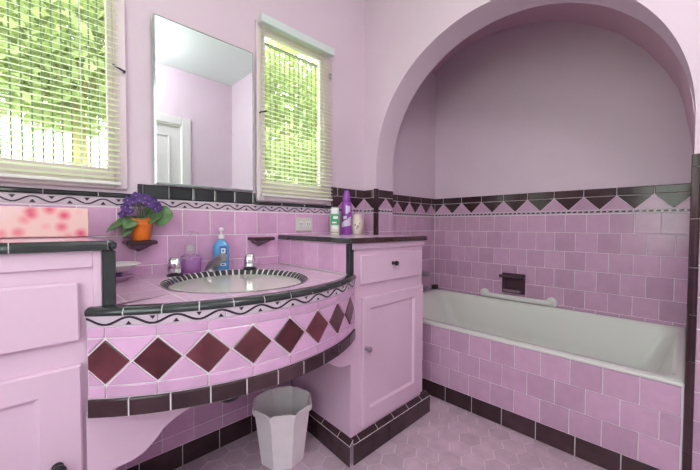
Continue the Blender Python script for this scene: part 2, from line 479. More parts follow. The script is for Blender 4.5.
# rounded trim columns round both edges of the opening
def column(mb, yedge, sgn, z0, joints):
    r = .020
    z = z0
    for zz in joints:
        if zz <= z0: continue
        a, b = z+.0012, zz-.0012
        prof = [(-.0, 0)]
        pts = []
        # quarter round from wall face (x=0, away from the opening) to the jamb
        for q in range(9):
            t = q/8*PI/2
            pts.append((-.010 - 0*0 + (.010+r*.0) - (math.cos(t))*.010 + (1-math.cos(t))*0, 0))
        sec = [(.0, yedge-sgn*r), (-.006, yedge-sgn*r*.98), (-.011, yedge-sgn*r*.72), (-.012, yedge-sgn*r*.35), (-.008, yedge+sgn*.004), (0, yedge+sgn*.007), (.022, yedge+sgn*.006), (.022, yedge)]
        mb.prism([(x, y) for x, y in sec], 'z', a, b, 'black', random.uniform(-1, 1))
        z = zz
column(mb, YB2, 1, 0, [.02, .197, .383, .553, .73, .91, 1.094, 1.289, ZB+.012])
column(mb, YA, -1, .99, [1.158, ZB+.006])
# jamb tiles facing the room
mp2 = mW(YA)
backing(mb, mp2, .022, XT, .46, ZB-.01)
rows(mb, mp2, .023, XT-.001, [1.158, 1.02, .89, .76, .63, .50], .13, 'tileA', base=.023)
tri_border(mb, mp2, .023, XT-.001, .108, .178, joint=.019)
mb.build('tile_wainscot', wr)

# ---- alcove shell
prof = [(YE, 0), (YE, 2.50), (-.05, 2.585), (-.175, 2.64), (-.374, 2.675), (-.557, 2.675), (-.74, 2.650), (-.87, 2.62), (-1.0, 2.571), (-1.158, 2.482), (-1.26, 2.41), (-1.355, 2.33), (-1.473, 2.19), (-1.572, 2.025), (-1.63, 1.90), (-1.66, 1.78), (-1.69, 1.60), (-1.712, 1.4), (-1.712, 0)]
mb = MB()
V = []
for y, z in prof: V += [(XT, y, z), (XB, y, z)]
F = [(2*i, 2*i+1, 2*i+3, 2*i+2) for i in range(len(prof)-1)]
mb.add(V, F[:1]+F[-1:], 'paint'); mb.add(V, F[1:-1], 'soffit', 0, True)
struct(mb.build('wall_alcove_end', auto=60), 'plaster end walls and vaulted soffit of the tub alcove')
mb = MB(); mb.box(XB, XB+.1, YS-.1, .14, 0, H, 'paint')
wb = struct(mb.build('wall_alcove_back'), 'plaster back wall of the tub alcove')
zr = [1.150, 1.019, .881, .748, .607, .478, .40]
mb = MB(); mp = mX(XB)
backing(mb, mp, -1.71, YE-.001, .38, ZB-.01)
rows(mb, mp, -1.708, YE-.005, zr, .1285, 'tileA', offs=(0, .5), base=-1.061)
tri_border(mb, mp, -1.708, YE-.005, -.983-.004, .1835, zc=1.270, zl=1.178, zd=1.152)
mb.build('tile_wainscot', wb)
we = bpy.data.objects['wall_alcove_end']
mb = MB(); mp = mW(YE)
backing(mb, mp, XT, XB-.001, .38, ZB-.01)
rows(mb, mp, XT+.001, XB-.005, zr, .1285, 'tileA', offs=(0, .5), base=.432)
tri_border(mb, mp, XT+.001, XB-.005, .432, .176, zc=1.270, zl=1.178, zd=1.152)
mb.build('tile_wainscot', we)

# ---- other two walls
W4 = (-2.22, -1.15, .75, 2.42)  # unseen window opening, added to fill the tub alcove with light
mb = MB()
mb.box(XL-.1, XL, YS-.1, W4[0], 0, H, 'paint'); mb.box(XL-.1, XL, W4[1], 0, 0, H, 'paint')
mb.box(XL-.1, XL, W4[0], W4[1], 0, W4[2], 'paint'); mb.box(XL-.1, XL, W4[0], W4[1], W4[3], H, 'paint')
struct(mb.build('wall_near'))
w4 = bpy.data.objects.new('window_4', None); COL.objects.link(w4); w4.location = (XL, (W4[0]+W4[1])/2, W4[2]); struct(w4, 'wide window added in the unseen wall to light the bathtub alcove')
mb = MB()
for a in ((W4[0]-.06, W4[0], W4[2]-.06, W4[3]+.06), (W4[1], W4[1]+.06, W4[2]-.06, W4[3]+.06), (W4[0], W4[1], W4[2]-.06, W4[2]), (W4[0], W4[1], W4[3], W4[3]+.06)):
    mb.box(XL+.001, XL+.02, a[0], a[1], a[2], a[3], 'window', .004)
mb.build('window_frame', w4)
mb = MB(); ym = (W4[0]+W4[1])/2
for a in ((W4[0], W4[0]+.03, W4[2], W4[3]), (W4[1]-.03, W4[1], W4[2], W4[3]), (W4[0]+.03, W4[1]-.03, W4[2], W4[2]+.03), (W4[0]+.03, W4[1]-.03, W4[3]-.03, W4[3]), (ym-.015, ym+.015, W4[2]+.03, W4[3]-.03)):
    mb.box(XL-.06, XL-.03, a[0], a[1], a[2], a[3], 'window', .003)
mb.build('sash', w4)
mb = MB(); mb.box(XL-.048, XL-.044, W4[0]+.03, W4[1]-.03, W4[2]+.03, W4[3]-.03, 'glass'); mb.build('pane', w4)
mb = MB(); DX0, DX1, DZ = -1.36, -.56, 2.15
W3 = (-2.60, -1.85, 1.25, 2.25)
wall_with_holes(mb, [XL-.1, W3[0], W3[1], DX0, DX1, XT], [0, W3[2], DZ, W3[3], H], [(DX0, DX1, -1, DZ), W3], YS-.1, YS, 'paint')
struct(mb.build('wall_rear'))
w3 = bpy.data.objects.new('window_3', None); COL.objects.link(w3); w3.location = ((W3[0]+W3[1])/2, YS, W3[2]); struct(w3, 'window in the wall facing the sink')
mb = MB()
for a in ((W3[0]-.06, W3[0], W3[2]-.06, W3[3]+.06), (W3[1], W3[1]+.06, W3[2]-.06, W3[3]+.06), (W3[0], W3[1], W3[2]-.06, W3[2]), (W3[0], W3[1], W3[3], W3[3]+.06)):
    mb.box(a[0], a[1], YS+.001, YS+.02, a[2], a[3], 'window', .004)
mb.build('window_frame', w3)
mb = MB(); xm = (W3[0]+W3[1])/2
for a in ((W3[0], W3[0]+.03, W3[2], W3[3]), (W3[1]-.03, W3[1], W3[2], W3[3]), (W3[0]+.03, W3[1]-.03, W3[2], W3[2]+.03), (W3[0]+.03, W3[1]-.03, W3[3]-.03, W3[3]), (xm-.015, xm+.015, W3[2]+.03, W3[3]-.03)):
    mb.box(a[0], a[1], YS-.06, YS-.03, a[2], a[3], 'window', .003)
mb.build('sash', w3)
mb = MB(); mb.box(W3[0]+.03, W3[1]-.03, YS-.048, YS-.044, W3[2]+.03, W3[3]-.03, 'glass'); mb.build('pane', w3)
d = bpy.data.objects.new('door_1', None); COL.objects.link(d); d.location = (-.96, YS, 0); struct(d)
mb = MB()
for x0, x1 in ((DX0-.08, DX0+.01), (DX1-.01, DX1+.08)): mb.box(x0, x1, YS-.02, YS+.022, 0, DZ+.08, 'door', .004)
mb.box(DX0+.011, DX1-.011, YS-.02, YS+.02, DZ-.005, DZ+.08, 'door', .004)
mb.build('door_casing', d)
mb = MB(); mb.box(DX0+.012, DX1-.012, YS-.055, YS-.025, .01, DZ-.01, 'door')
for z0, z1 in ((.1, .95), (1.1, 2.02)):
    for x0, x1 in ((DX0+.12, DX0+.14), (DX1-.14, DX1-.12)): mb.box(x0, x1, YS-.03, YS-.012, z0, z1, 'door', .003)
    for z in (z0, z1): mb.box(DX0+.141, DX1-.141, YS-.03, YS-.012, z-.01, z+.01, 'door', .003)
mb.build('door_panel', d)
mb = MB(); mb.lathe([(.0, 0), (.028, .0), (.028, .006), (.010, .010), (.010, .03), (.024, .04), (.026, .052), (.018, .064), (0, .066)], (0, 0, 0), 'chrome', 20)
mb.v = [(DX0+.07+p[0], YS-.028+p[2], 1.0+p[1]) for p in mb.v]
mb.build('door_handle', d)

# ------------------------------------------------------------------ windows
def window(n, W, cas, sill_z, label):
    x0, x1, z0, z1 = W; cl, cr, ct = cas
    w = bpy.data.objects.new('window_%d' % n, None); COL.objects.link(w); w.location = ((x0+x1)/2, 0, z0)
    struct(w, label)
    mb = MB()
    # outer casing, inside the thin border tile
    mb.box(cl, x0-.022, -.020, 0, sill_z, ct, 'window', .004); mb.box(x1+.022, cr, -.020, 0, sill_z, ct, 'window', .004)
    mb.box(x0-.022, x1+.022, -.020, 0, z1+.022, ct, 'window', .004)
    mb.box(x0-.022, x1+.022, -.024, 0, sill_z, z0-.022, 'window', .004)
    mb.build('window_frame', w)
    mb = MB()
    for a in ((x0-.022, x0, z0-.022, z1+.022), (x1, x1+.022, z0-.022, z1+.022), (x0, x1, z0-.022, z0), (x0, x1, z1, z1+.022)):
        mb.box(a[0], a[1], -.016, .006, a[2], a[3], 'window', .003)
    for a in ((x0-.055, x0-.004, z0-.055, z1+.055), (x1+.004, x1+.055, z0-.055, z1+.055), (x0-.004, x1+.004, z0-.055, z0-.004), (x0-.004, x1+.004, z1+.004, z1+.055)):
        mb.box(a[0], a[1], .001, .007, a[2], a[3], 'window')
    mb.build('sash', w)
    mb = MB(); mb.box(x0, x1, .001, .005, z0, z1, 'glass'); mb.build('pane', w)
    # casement latch
    return w
w1 = window(1, W1, (-2.58, -1.484, 2.50), 1.212, 'wide window on the left with mini blind over it')
w2 = window(2, W2, (-.882, -.345, 2.19), 1.203, 'narrow window right of the mirror')
def latch(w, x, z, s, sweep):
    mb = MB(); mb.box(x-.007, x+.007, -.024, -.020, z-.014, z+.014, 'window', .001)
    mb.tube([(x, -.024, z), (x, -.038, z)], .005, 'dark', 10)
    mb.tube([(x, -.036, z), (x+sweep*.5, -.040, z+.006), (x+sweep, -.042, z+.014)], [.004, .0035, .004], 'dark', 10)
    mb.build('latch', w)
latch(w1, -1.494, 1.700, 1, -.042)
latch(w2, -.866, 1.685, 1, .035)
def hinge(w, x, z):
    mb = MB(); mb.tube([(x, -.026, z-.022), (x, -.026, z+.022)], .006, 'dull', 10); mb.box(x-.012, x+.012, -.0235, -.020, z-.02, z+.02, 'dull', .001); mb.build('hinge', w)
hinge(w2, -.352, 2.04); hinge(w2, -.352, 1.24)

def blind(label, x0, x1, z0, z1, yc, pitch, tilt, head=True):
    t = thing('venetian_blind', label, 'blind', ((x0+x1)/2, yc, z0))
    mb = MB()
    mb.box(x0-.004, x1+.004, yc-.022, yc+.016, z1-.045, z1, 'blindhead', .003); mb.build('headrail', t)
    mb = MB(); mb.box(x0, x1, yc-.013, yc+.013, z0, z0+.013, 'white', .003); mb.build('bottom_rail', t)
    mb = MB(); z = z0+.013+pitch*.7; ca, sa = math.cos(tilt), math.sin(tilt)
    while z < z1-.05:
        V = []
        for x in (x0+.002, x1-.002):
            for q in (-1, -.5, 0, .5, 1):
                d = q*.0125; hgt = .0018*(1-q*q); V.append((x, yc + d*ca - hgt*sa, z + d*sa + hgt*ca))
        mb.add(V, [(i, i+1, i+6, i+5) for i in range(4)], 'slat', 0, True)
        z += pitch
    mb.build('slats', t)
    n = 3 if x1-x0 > .6 else 2
    for i in range(n):
        x = x0 + (x1-x0)*(.12 + .76*i/(n-1))
        mb = MB()
        mb.tube([(x, yc-.0135, z0+.012), (x, yc-.0135, z1-.04)], .0007, 'white', 5); mb.tube([(x, yc+.0135, z0+.012), (x, yc+.0135, z1-.04)], .0007, 'white', 5)
        mb.build('ladder_cord', t)
    return t
blind('wide white mini blind hanging over the large left window', -2.56, -1.512, 1.225, 2.46, -.042, .0228, math.radians(27))
blind('narrow white mini blind with headrail over the window right of the mirror', -.872, -.356, 1.225, 2.205, -.045, .0235, math.radians(30))

# bars outside each window
def bars(x0, x1, z0, z1, first, pitch, label):
    t = thing('window_bars', label, 'window bars', ((x0+x1)/2, .16, z0))
    x = first
    while x > x0: x -= pitch
    x += pitch
    while x < x1:
        mb = MB(); mb.tube([(x, .16, z0-.05), (x, .16, z1+.05)], .0034, 'iron', 8, caps=True); mb.build('bar', t); x += pitch
    for z in (z0-.06, z1+.05):
        mb = MB(); mb.box(x0-.04, x1+.04, .150, .170, z, z+.012, 'iron', .002); mb.build('rail', t)
    for x in (x0-.03, x1+.03):
        for z in (z0-.054, z1+.056):
            mb = MB(); mb.tube([(x, .08, z), (x, .165, z)], .005, 'iron', 8); mb.build('bracket', t)
bars(W1[0], W1[1]+.03, W1[2], W1[3], -1.558, .0305, 'dark vertical bars outside the large left window')
bars(W2[0], W2[1]+.12, W2[2], W2[3], -.80, .036, 'dark vertical bars outside the narrow window by the mirror')

# garden
mb = MB(); mb.box(-9, 9, -11, 11, -.14, -.102, 'grass'); mb.box(-7, 7, .16, 11, -.101, -.02, 'grass'); g = mb.build('ground'); struct(g, 'garden ground outside the windows')
mb = MB(); mb.box(-6, 6, 6.5, 6.7, -.02, 2.15, 'stucco'); tag(mb.build('garden_wall'), 'pale garden wall seen through the blinds beyond the bushes', 'wall')
def leaves(mb, c, r, n, size=.10):
    for i in range(n):
        d = Vector((random.gauss(0, 1), random.gauss(0, 1), random.gauss(0, 1))).normalized() * random.uniform(.55, 1.0)
        p = Vector((c[0]+d.x*r[0], c[1]+d.y*r[1], c[2]+d.z*r[2]))
        a = Vector((random.uniform(-1, 1), random.uniform(-1, 1), random.uniform(-.6, .6))).normalized()
        b = a.cross(Vector((random.uniform(-1, 1), random.uniform(-1, 1), random.uniform(-1, 1)))).normalized()
        s = size*random.uniform(.7, 1.3)
        mb.add([p, p+a*s*.5+b*s*.3, p+a*s, p+a*s*.5-b*s*.3], [(0, 1, 2, 3)], 'foliage')
def tree(x, y, zc, r, h0, lab, n):
    t = thing('garden_tree', lab, 'tree', (x, y, -.02))
    mb = MB(); mb.tube([(x, y, -.02), (x+.04, y, zc*.5), (x, y+.03, zc)], [.10, .08, .06], 'wood', 10)
    for q in range(5):
        an = q*1.3; mb.tube([(x, y, zc*.8), (x+math.cos(an)*r[0]*.5, y+math.sin(an)*r[1]*.5, zc+r[2]*.3)], [.05, .02], 'wood', 6)
    mb.build('trunk', t)
    mb = MB(); leaves(mb, (x, y, zc), r, n, .13)
    for q in range(7):
        an = q*.9; leaves(mb, (x+math.cos(an)*r[0]*.7, y+math.sin(an)*r[1]*.7, zc+random.uniform(-.5, .5)*r[2]), (r[0]*.5, r[1]*.5, r[2]*.5), n//6, .13)
    mb.build('foliage', t)
tree(-1.35, 3.4, 3.1, (1.0, .8, 1.0), 0, 'leafy tree outside the large left window', 3200)
tree(1.9, 4.0, 3.3, (1.2, .9, 1.3), 0, 'leafy tree outside the narrow window by the mirror', 2800)
tree(3.9, 5.2, 3.3, (1.0, .7, 1.5), 0, 'leafy tree farther right in the garden by the pale wall', 2600)
mb = MB()
for q in range(5): leaves(mb, (-.2+q*.55, 2.2+random.uniform(-.1, .1), 1.3), (.5, .35, 1.2), 1300, .11)
tag(mb.build('garden_shrub'), 'light green shrubs low outside the narrow window', 'shrub')

# ------------------------------------------------------------------ mirror
mt = thing('wall_mirror', 'tall frameless mirror hung between the two windows', 'mirror', (-1.147, 0, 1.245))
mb = MB(); mb.box(-1.372, -.924, -.030, -.002, 1.256, 1.975, 'dull'); mb.build('backing', mt)
mb = MB(); x0, x1, z0, z1, y = -1.386, -.910, 1.247, 1.990, -.036
i = .007
V = [(x0, y+.004, z0), (x1, y+.004, z0), (x1, y+.004, z1), (x0, y+.004, z1), (x0+i, y, z0+i), (x1-i, y, z0+i), (x1-i, y, z1-i), (x0+i, y, z1-i), (x0, y+.006, z0), (x1, y+.006, z0), (x1, y+.006, z1), (x0, y+.006, z1)]
mb.add(V, [(4, 5, 6, 7)], 'mirror')
mb.add(V, [(0, 1, 5, 4), (1, 2, 6, 5), (2, 3, 7, 6), (3, 0, 4, 7), (8, 9, 1, 0), (9, 10, 2, 1), (10, 11, 3, 2), (11, 8, 0, 3), (11, 10, 9, 8)], 'mirroredge')
mb.build('mirror_glass', mt)

# ------------------------------------------------------------------ cabinets
def knob(parent, name, x, y, z, m, r=.013):
    mb = MB(); mb.lathe([(0, 0), (r*.75, 0), (r*.75, .003), (r*.4, .005), (r*.4, .014), (r*.9, .018), (r, .024), (r*.75, .031), (0, .033)], (0, 0, 0), m, 20)
    mb.v = [(x+p[0], y-p[2], z+p[1]) for p in mb.v]
    return mb.build(name, parent)
def panel_door(parent, name, x0, x1, z0, z1, y, t, px0, px1, pz0, pz1, rec=.010):
    """frame-and-panel door, front face at y-t"""
    mb = MB(); yf = y-t
    out = [(x0, z0), (x1, z0), (x1, z1), (x0, z1)]; b = .004
    o2 = [(x0+b, z0+b), (x1-b, z0+b), (x1-b, z1-b), (x0+b, z1-b)]
    inn = [(px0, pz0), (px1, pz0), (px1, pz1), (px0, pz1)]; c = .010
    in2 = [(px0+c, pz0+c), (px1-c, pz0+c), (px1-c, pz1-c), (px0+c, pz1-c)]
    V = [(p[0], y, p[1]) for p in out] + [(p[0], yf+b, p[1]) for p in out] + [(p[0], yf, p[1]) for p in o2] + [(p[0], yf, p[1]) for p in inn] + [(p[0], yf+rec, p[1]) for p in in2]
    F = [(3, 2, 1, 0), (16, 17, 18, 19)]
    for r in range(4):
        for k in range(4): F.append((r*4+k, r*4+(k+1) % 4, r*4+4+(k+1) % 4, r*4+4+k))
    mb.add(V, F, 'cabinet'); return mb.build(name, parent)

# right cabinet
YR = -.653
rc = thing('storage_cabinet', 'tall pink painted cabinet with one drawer and door between sink and bathtub', 'cabinet', (-.48, -.33, 0))
XLf, XLb, XR = -.777, -.735, -.222
mb = MB()
mb.prism([(XLf, YR), (XR, YR), (XR, -.006), (XLb, -.006)], 'z', .0, .985, 'cabinet')
mb.box(XLf-.004, XR+.012, YR-.012, YR, .957, .985, 'cabinet', .003)
mb.build('body', rc)
mb = MB()
mb.prism([(XLf-.012, YR-.014), (XR+.014, YR-.014), (XR+.014, -.012), (XLb-.004, -.012)], 'z', .985, 1.006, 'counter'); mb.build('countertop', rc)
mb = MB()   # dark rounded edge trim, front and sink side
def trim_run(mb, p, q, n, outn, z0, z1, dep, k='trim'):
    p, q = Vector(p), Vector(q); o = Vector(outn).normalized(); g = q-p
    sec = [(0, .001), (dep-.0015, .001), (dep-.0015, (z1-z0)*.45), (dep*.5, z1-z0-.0015), (-.011, z1-z0-.0015)]
    V = [(c.x+o.x*u, c.y+o.y*u, z0+v) for c in (p, q) for u, v in sec]
    mb.add(V, [(0, 1, 2, 3, 4), (9, 8, 7, 6, 5)] + [((j+1) % 5, j, 5+j, 5+(j+1) % 5) for j in range(5)], 'grout')
    for i in range(n):
        a = p.lerp(q, i/n); b = p.lerp(q, (i+1)/n); d = (b-a).normalized()*.001; a = a+d; b = b-d
        hgt = z1-z0; sec = [(0, 0), (dep, 0), (dep, hgt*.45), (dep*.82, hgt*.8), (dep*.5, hgt), (-.012, hgt), (-.012, hgt*.8)]
        V = [(a.x+o.x*u, a.y+o.y*u, z0+v) for u, v in sec] + [(b.x+o.x*u, b.y+o.y*u, z0+v) for u, v in sec]
        m = len(sec); F = [tuple(range(m)), tuple(range(2*m-1, m-1, -1))] + [((j+1) % m, j, m+j, m+(j+1) % m) for j in range(m)]
        mb.add(V, F, k, random.uniform(-1, 1), True)
trim_run(mb, (XLf-.012, YR-.014), (XR+.014, YR-.014), 4, (0, -1), .986, 1.009, .012, 'black')
trim_run(mb, (XLb-.004, -.02), (XLf-.012, YR-.016), 5, (-1, -.06), .986, 1.009, .012)
mb.box(XLf-.0245, XLf-.008, YR-.0265, YR-.010, .986, 1.0092, 'trim', .004)
mb.build('edge_trim', rc)
# tiled side above the sink counter and dark corner strip
mb = MB(); sd = Vector((XLf-XLb, YR+.006)).normalized(); sn = Vector((sd.y, -sd.x))
def mS(u, v, w): p = Vector((XLb, -.006)) + sd*u + sn*w; return (p.x, p.y, v)
slen = (Vector((XLf, YR))-Vector((XLb, -.006))).length
mb.sheet(mS, [.01, slen], [.845, .985], 'grout', w=.001)
u = .01
while u < slen-.03: mb.tile(mS, u, min(u+.13, slen-.012), .848, .984, 'tile', h=.004); u += .13
mb.build('side_tile', rc)
mb = MB(); mb.box(XLf-.018, XLf+.010, YR-.010, YR+.016, .848, .984, 'trim', .003); mb.build('corner_trim', rc)
# dark tiled base, cap and corner
def base_run(mb, p, q, n, outn, h0=.092, cap=True, dep=.025, joints=None):
    p, q = Vector(p), Vector(q); o = Vector(outn).normalized(); L_ = (q-p).length; d = (q-p).normalized()
    def mpb(u, v, w): r = p + d*u + o*(dep-.004+w); return (r.x, r.y, v)
    mb.sheet(mpb, [0, L_], [0, h0], 'grout', w=0)
    for i in range(n): mb.tile(mpb, L_*i/n, L_*(i+1)/n, .0, h0, 'black', h=.005, gap=.0015, bev=.0015)
    def mpc(u, v, w):   # v 0..1 across the slope
        r = p + d*u + o*(dep*(1-v)) ; return (r.x + o.x*w*.4, r.y + o.y*w*.4, h0 + .001 + v*.020 + w*.6)
    mb.sheet(lambda u, v, w: mpc(u, v, 0), [0, L_], [0, 1], 'grout')
    for i in range(n):
        a0, a1 = L_*i/n + .04, L_*(i+1)/n + .04
        mb.add([mpc(max(a0-.0, 0)+.0015, .06, .004), mpc(min(a1, L_)-.0015, .06, .004), mpc(min(a1, L_)-.0015, .97, .004), mpc(max(a0, 0)+.0015, .97, .004)], [(0, 1, 2, 3)], 'black', random.uniform(-1, 1))
    mb.add([mpc(.0015, .06, .004), mpc(.0385, .06, .004), mpc(.0385, .97, .004), mpc(.0015, .97, .004)], [(0, 1, 2, 3)], 'black', .2)
mb = MB()
base_run(mb, (XLf-.003, YR), (-.160, YR), 5, (0, -1))
base_run(mb, (XLb, -.16), (XLf, YR-.02), 4, (-1, -.06))
mb.box(XR, -.158, YR, -.02, 0, .112, 'black')
mb.build('tiled_base', rc)
mb = MB(); mb.box(-.726, -.238, YR-.014, YR, .795, .930, 'cabinet', .004); dr = mb.build('drawer', rc)
knob(dr, 'knob', -.498, YR-.014, .880, 'dark')['label'] = 'small dark metal knob'
dd = panel_door(rc, 'door', -.712, -.226, .136, .735, YR, .016, -.664, -.308, .213, .683)
knob(dd, 'knob', -.695, YR-.016, .503, 'dull', .014)['label'] = 'small grey metal knob'
for z in (.22, .66):
    mb = MB(); mb.tube([(-.222, YR-.006, z-.018), (-.222, YR-.006, z+.018)], .005, 'cabinet', 10); mb.build('hinge', dd)

# left cabinet
YL = -.60; XQ = -1.632
lc = thing('storage_cabinet', 'pink painted cabinet with tiled top at the left edge under the wide window', 'cabinet', (-2.2, -.3, 0))
mb = MB(); mb.box(XL+.005, XQ, YL, -.006, 0, 1.0, 'cabinet'); mb.box(XL+.005, -1.675, YL-.008, YL, .953, 1.0, 'cabinet', .002)
mb.box(-1.675, XQ-.024, YL-.008, YL, .44, 1.0, 'cabinet', .002)
mb.build('body', lc)
mb = MB(); mb.box(XL+.005, XQ-.001, YL-.008, -.012, 1.0, 1.020, 'counter'); mb.build('countertop', lc)
mb = MB()
trim_run(mb, (XL+.01, YL-.008), (XQ-.012, YL-.008), 6, (0, -1), 0.997, 1.022, .014)
trim_run(mb, (XQ-.006, YL-.002), (XQ-.006, -.012), 4, (1, 0), 0.997, 1.022, .014)
mb.box(XQ-.012, XQ+.008, YL-.022, YL-.0, .997, 1.021, 'trim', .006)
mb.build('edge_trim', lc)
mb = MB(); mb.box(-1.656, XQ+.005, YL-.018, YL+.020, .848, .996, 'trim', .003); mb.build('corner_trim', lc)
mb = MB(); sidem = lambda u, v, w: (XQ+w, u, v)
mb.sheet(sidem, [YL+.01, -.01], [.845, 1.0], 'grout', w=.001); u = YL+.02
while u < -.02: mb.tile(sidem, u, min(u+.13, -.012), .848, .999, 'tile', h=.004); u += .13
mb.build('side_tile', lc)
mb = MB(); mb.box(-2.28, -1.703, YL-.016, YL, .768, .919, 'cabinet', .005); mb.build('drawer', lc)
dd = panel_door(lc, 'door', -2.28, -1.703, .14, .708, YL, .018, -2.20, -1.782, .22, .650)
knob(dd, 'knob', -1.752, YL-.018, .468, 'dark', .016)['label'] = 'dark round knob'
mb = MB(); mb.box(-2.74, -2.30, YL-.016, YL, .768, .919, 'cabinet', .005); mb.build('drawer', lc)
dd = panel_door(lc, 'door', -2.74, -2.30, .14, .708, YL, .018, -2.66, -2.38, .22, .650)
knob(dd, 'knob', -2.35, YL-.018, .468, 'dark', .016)

# ------------------------------------------------------------------ bow-front vanity
A_, B_, C_ = Vector((-1.692, -.612)), Vector((-1.22, -.797)), Vector((-.768, -.668))
def circ(a, b, c):
    d = 2*(a.x*(b.y-c.y)+b.x*(c.y-a.y)+c.x*(a.y-b.y))
    ux = ((a.length_squared)*(b.y-c.y)+(b.length_squared)*(c.y-a.y)+(c.length_squared)*(a.y-b.y))/d
    uy = ((a.length_squared)*(c.x-b.x)+(b.length_squared)*(a.x-c.x)+(c.length_squared)*(b.x-a.x))/d
    return Vector((ux, uy))
CC = circ(A_, B_, C_); RR = (A_-CC).length
a0 = math.atan2(A_.y-CC.y, A_.x-CC.x); a1 = math.atan2(C_.y-CC.y, C_.x-CC.x)
ARC = RR*(a1-a0)
def mBow(u, v, w):
    t = a0 + u/RR; r = RR + w
    return (CC.x + r*math.cos(t), CC.y + r*math.sin(t), v)
ZC = .842
va = thing('vanity_counter', 'pink tiled bow-front sink counter with a row of dark diamonds', 'vanity', (-1.2, -.4, .56))
US = [ARC*i/66 for i in range(67)]
# countertop slab with round hole for the basin
SC = Vector((-1.178, -.400)); SA, SB_ = .276, .292
mb = MB()
NS = 96
inner = [(SC.x+SA*math.cos(2*PI*i/NS), SC.y+SB_*math.sin(2*PI*i/NS)) for i in range(NS)]
def outer_pt(th):
    d = Vector((math.cos(th)*SA, math.sin(th)*SB_)).normalized(); best = 9
    def seg(A, B):
        nonlocal best
        r = B-A; den = d.x*r.y-d.y*r.x
        if abs(den) < 1e-9: return
        q = A-SC; t = (q.x*r.y-q.y*r.x)/den; s = (q.x*d.y-q.y*d.x)/den
        if t > 0 and -1e-6 <= s <= 1+1e-6: best = min(best, t)
    for i in range(66):
        p, q = mBow(US[i], 0, -.012), mBow(US[i+1], 0, -.012); seg(Vector(p[:2]), Vector(q[:2]))
    PL, PR = Vector(mBow(0, 0, -.012)[:2]), Vector(mBow(ARC, 0, -.012)[:2])
    seg(PL, Vector((XQ+.004, YL))); seg(Vector((XQ+.004, YL)), Vector((XQ+.004, -.006)))
    seg(Vector((XQ+.004, -.006)), Vector((XLb-.006, -.006))); seg(Vector((XLb-.006, -.006)), Vector((XLf-.006, YR))); seg(Vector((XLf-.006, YR)), PR)
    return SC + d*best
outer = [outer_pt(2*PI*i/NS) for i in range(NS)]
# exact corners
for cpt in [(XQ+.004, -.006), (XLb-.006, -.006), mBow(0, 0, -.012)[:2], mBow(ARC, 0, -.012)[:2], (XQ+.004, YL), (XLf-.006, YR)]:
    k = min(range(NS), key=lambda i: (outer[i]-Vector(cpt)).length); outer[k] = Vector(cpt)
V = []
for z in (ZC, ZC-.03):
    V += [(p[0], p[1], z) for p in inner] + [(p.x, p.y, z) for p in outer]
F = []
for i in range(NS):
    j = (i+1) % NS
    F += [(i, j, NS+j, NS+i), (2*NS+i, 3*NS+i, 3*NS+j, 2*NS+j), (i, 2*NS+i, 2*NS+j, j), (NS+i, NS+j, 3*NS+j, 3*NS+i)]
mb.add(V, F, 'counter'); mb.build('countertop', va)
# apron body
mb = MB()
mb.sheet(mBow, US, [.560, .838], 'grout', w=-.004); mb.sheet(mBow, US, [.560, .838], 'grout', w=-.024)
mb.sheet(lambda u, v, w: mBow(u, .560, v), US, [-.024, -.004], 'grout')
z0, z1, z2, z3, z4 = .562, .612, .645, .770, .800
n = 10
for i in range(n): mb.tile(lambda u, v, w: mBow(u, v, w-.004), ARC*i/n, ARC*(i+1)/n, z0, z1, 'black', h=.009, bev=.003, nu=5)
mb.sheet(mBow, US, [z0+.003, z1-.003], 'grout', w=.0015)
# plain bands above and below the diamonds
nd = 8; dp = ARC/(nd+.0)
off = dp*.36
for (za, zb) in ((z1, z2), (z3, z4)):
    u = -dp+off
    while u < ARC:
        b0, b1 = max(u, 0), min(u+dp, ARC)
        if b1-b0 > .01: mb.tile(lambda p, q, w: mBow(p, q, w-.004), b0, b1, za, zb, 'tile', h=.005, nu=4)
        u += dp
mid = (z2+z3)/2; hh = (z3-z2)/2; mt_ = lambda p, q, w: mBow(p, q, w-.004)
def clipu(P, lo, hi):
    out = P
    for lim, sg in ((lo, 1), (hi, -1)):
        new = []
        for i in range(len(out)):
            A, B = out[i], out[(i+1) % len(out)]; ia, ib = sg*(A[0]-lim) >= 0, sg*(B[0]-lim) >= 0
            if ia: new.append(A)
            if ia != ib: t = (lim-A[0])/(B[0]-A[0]); new.append((lim, A[1]+t*(B[1]-A[1])))
        out = new
    return out
for i in range(-1, nd+1):
    c = off + i*dp; w_ = dp*.485
    def sub(P, k, h=.005):
        q = clipu(P, 0.002, ARC-.002)
        if len(q) > 2: mb.tpoly(mt_, q, k, gap=.0020, h=h, bev=.0012)
    if i < nd:
        # split the diamond at its vertical axis into one convex tile of few points, the bow is nearly flat over one tile
        sub([(c-w_, mid), (c, mid-hh+.003), (c+w_, mid), (c, mid+hh-.003)], 'diamond', .006)
    sub([(c, z2), (c+dp, z2), (c+dp/2, mid)], 'tile'); sub([(c, z3), (c+dp/2, mid), (c+dp, z3)], 'tile')
mb.build('apron', va)
mb = MB(); wave_strip(mb, mt_, .002, ARC-.002, .801, .829, pitch=.112, h=.006, phase=2.2, amp=.34, lw=.115); mb.build('listello', va)
mb = MB()   # rounded dark edge tiles
n = 11
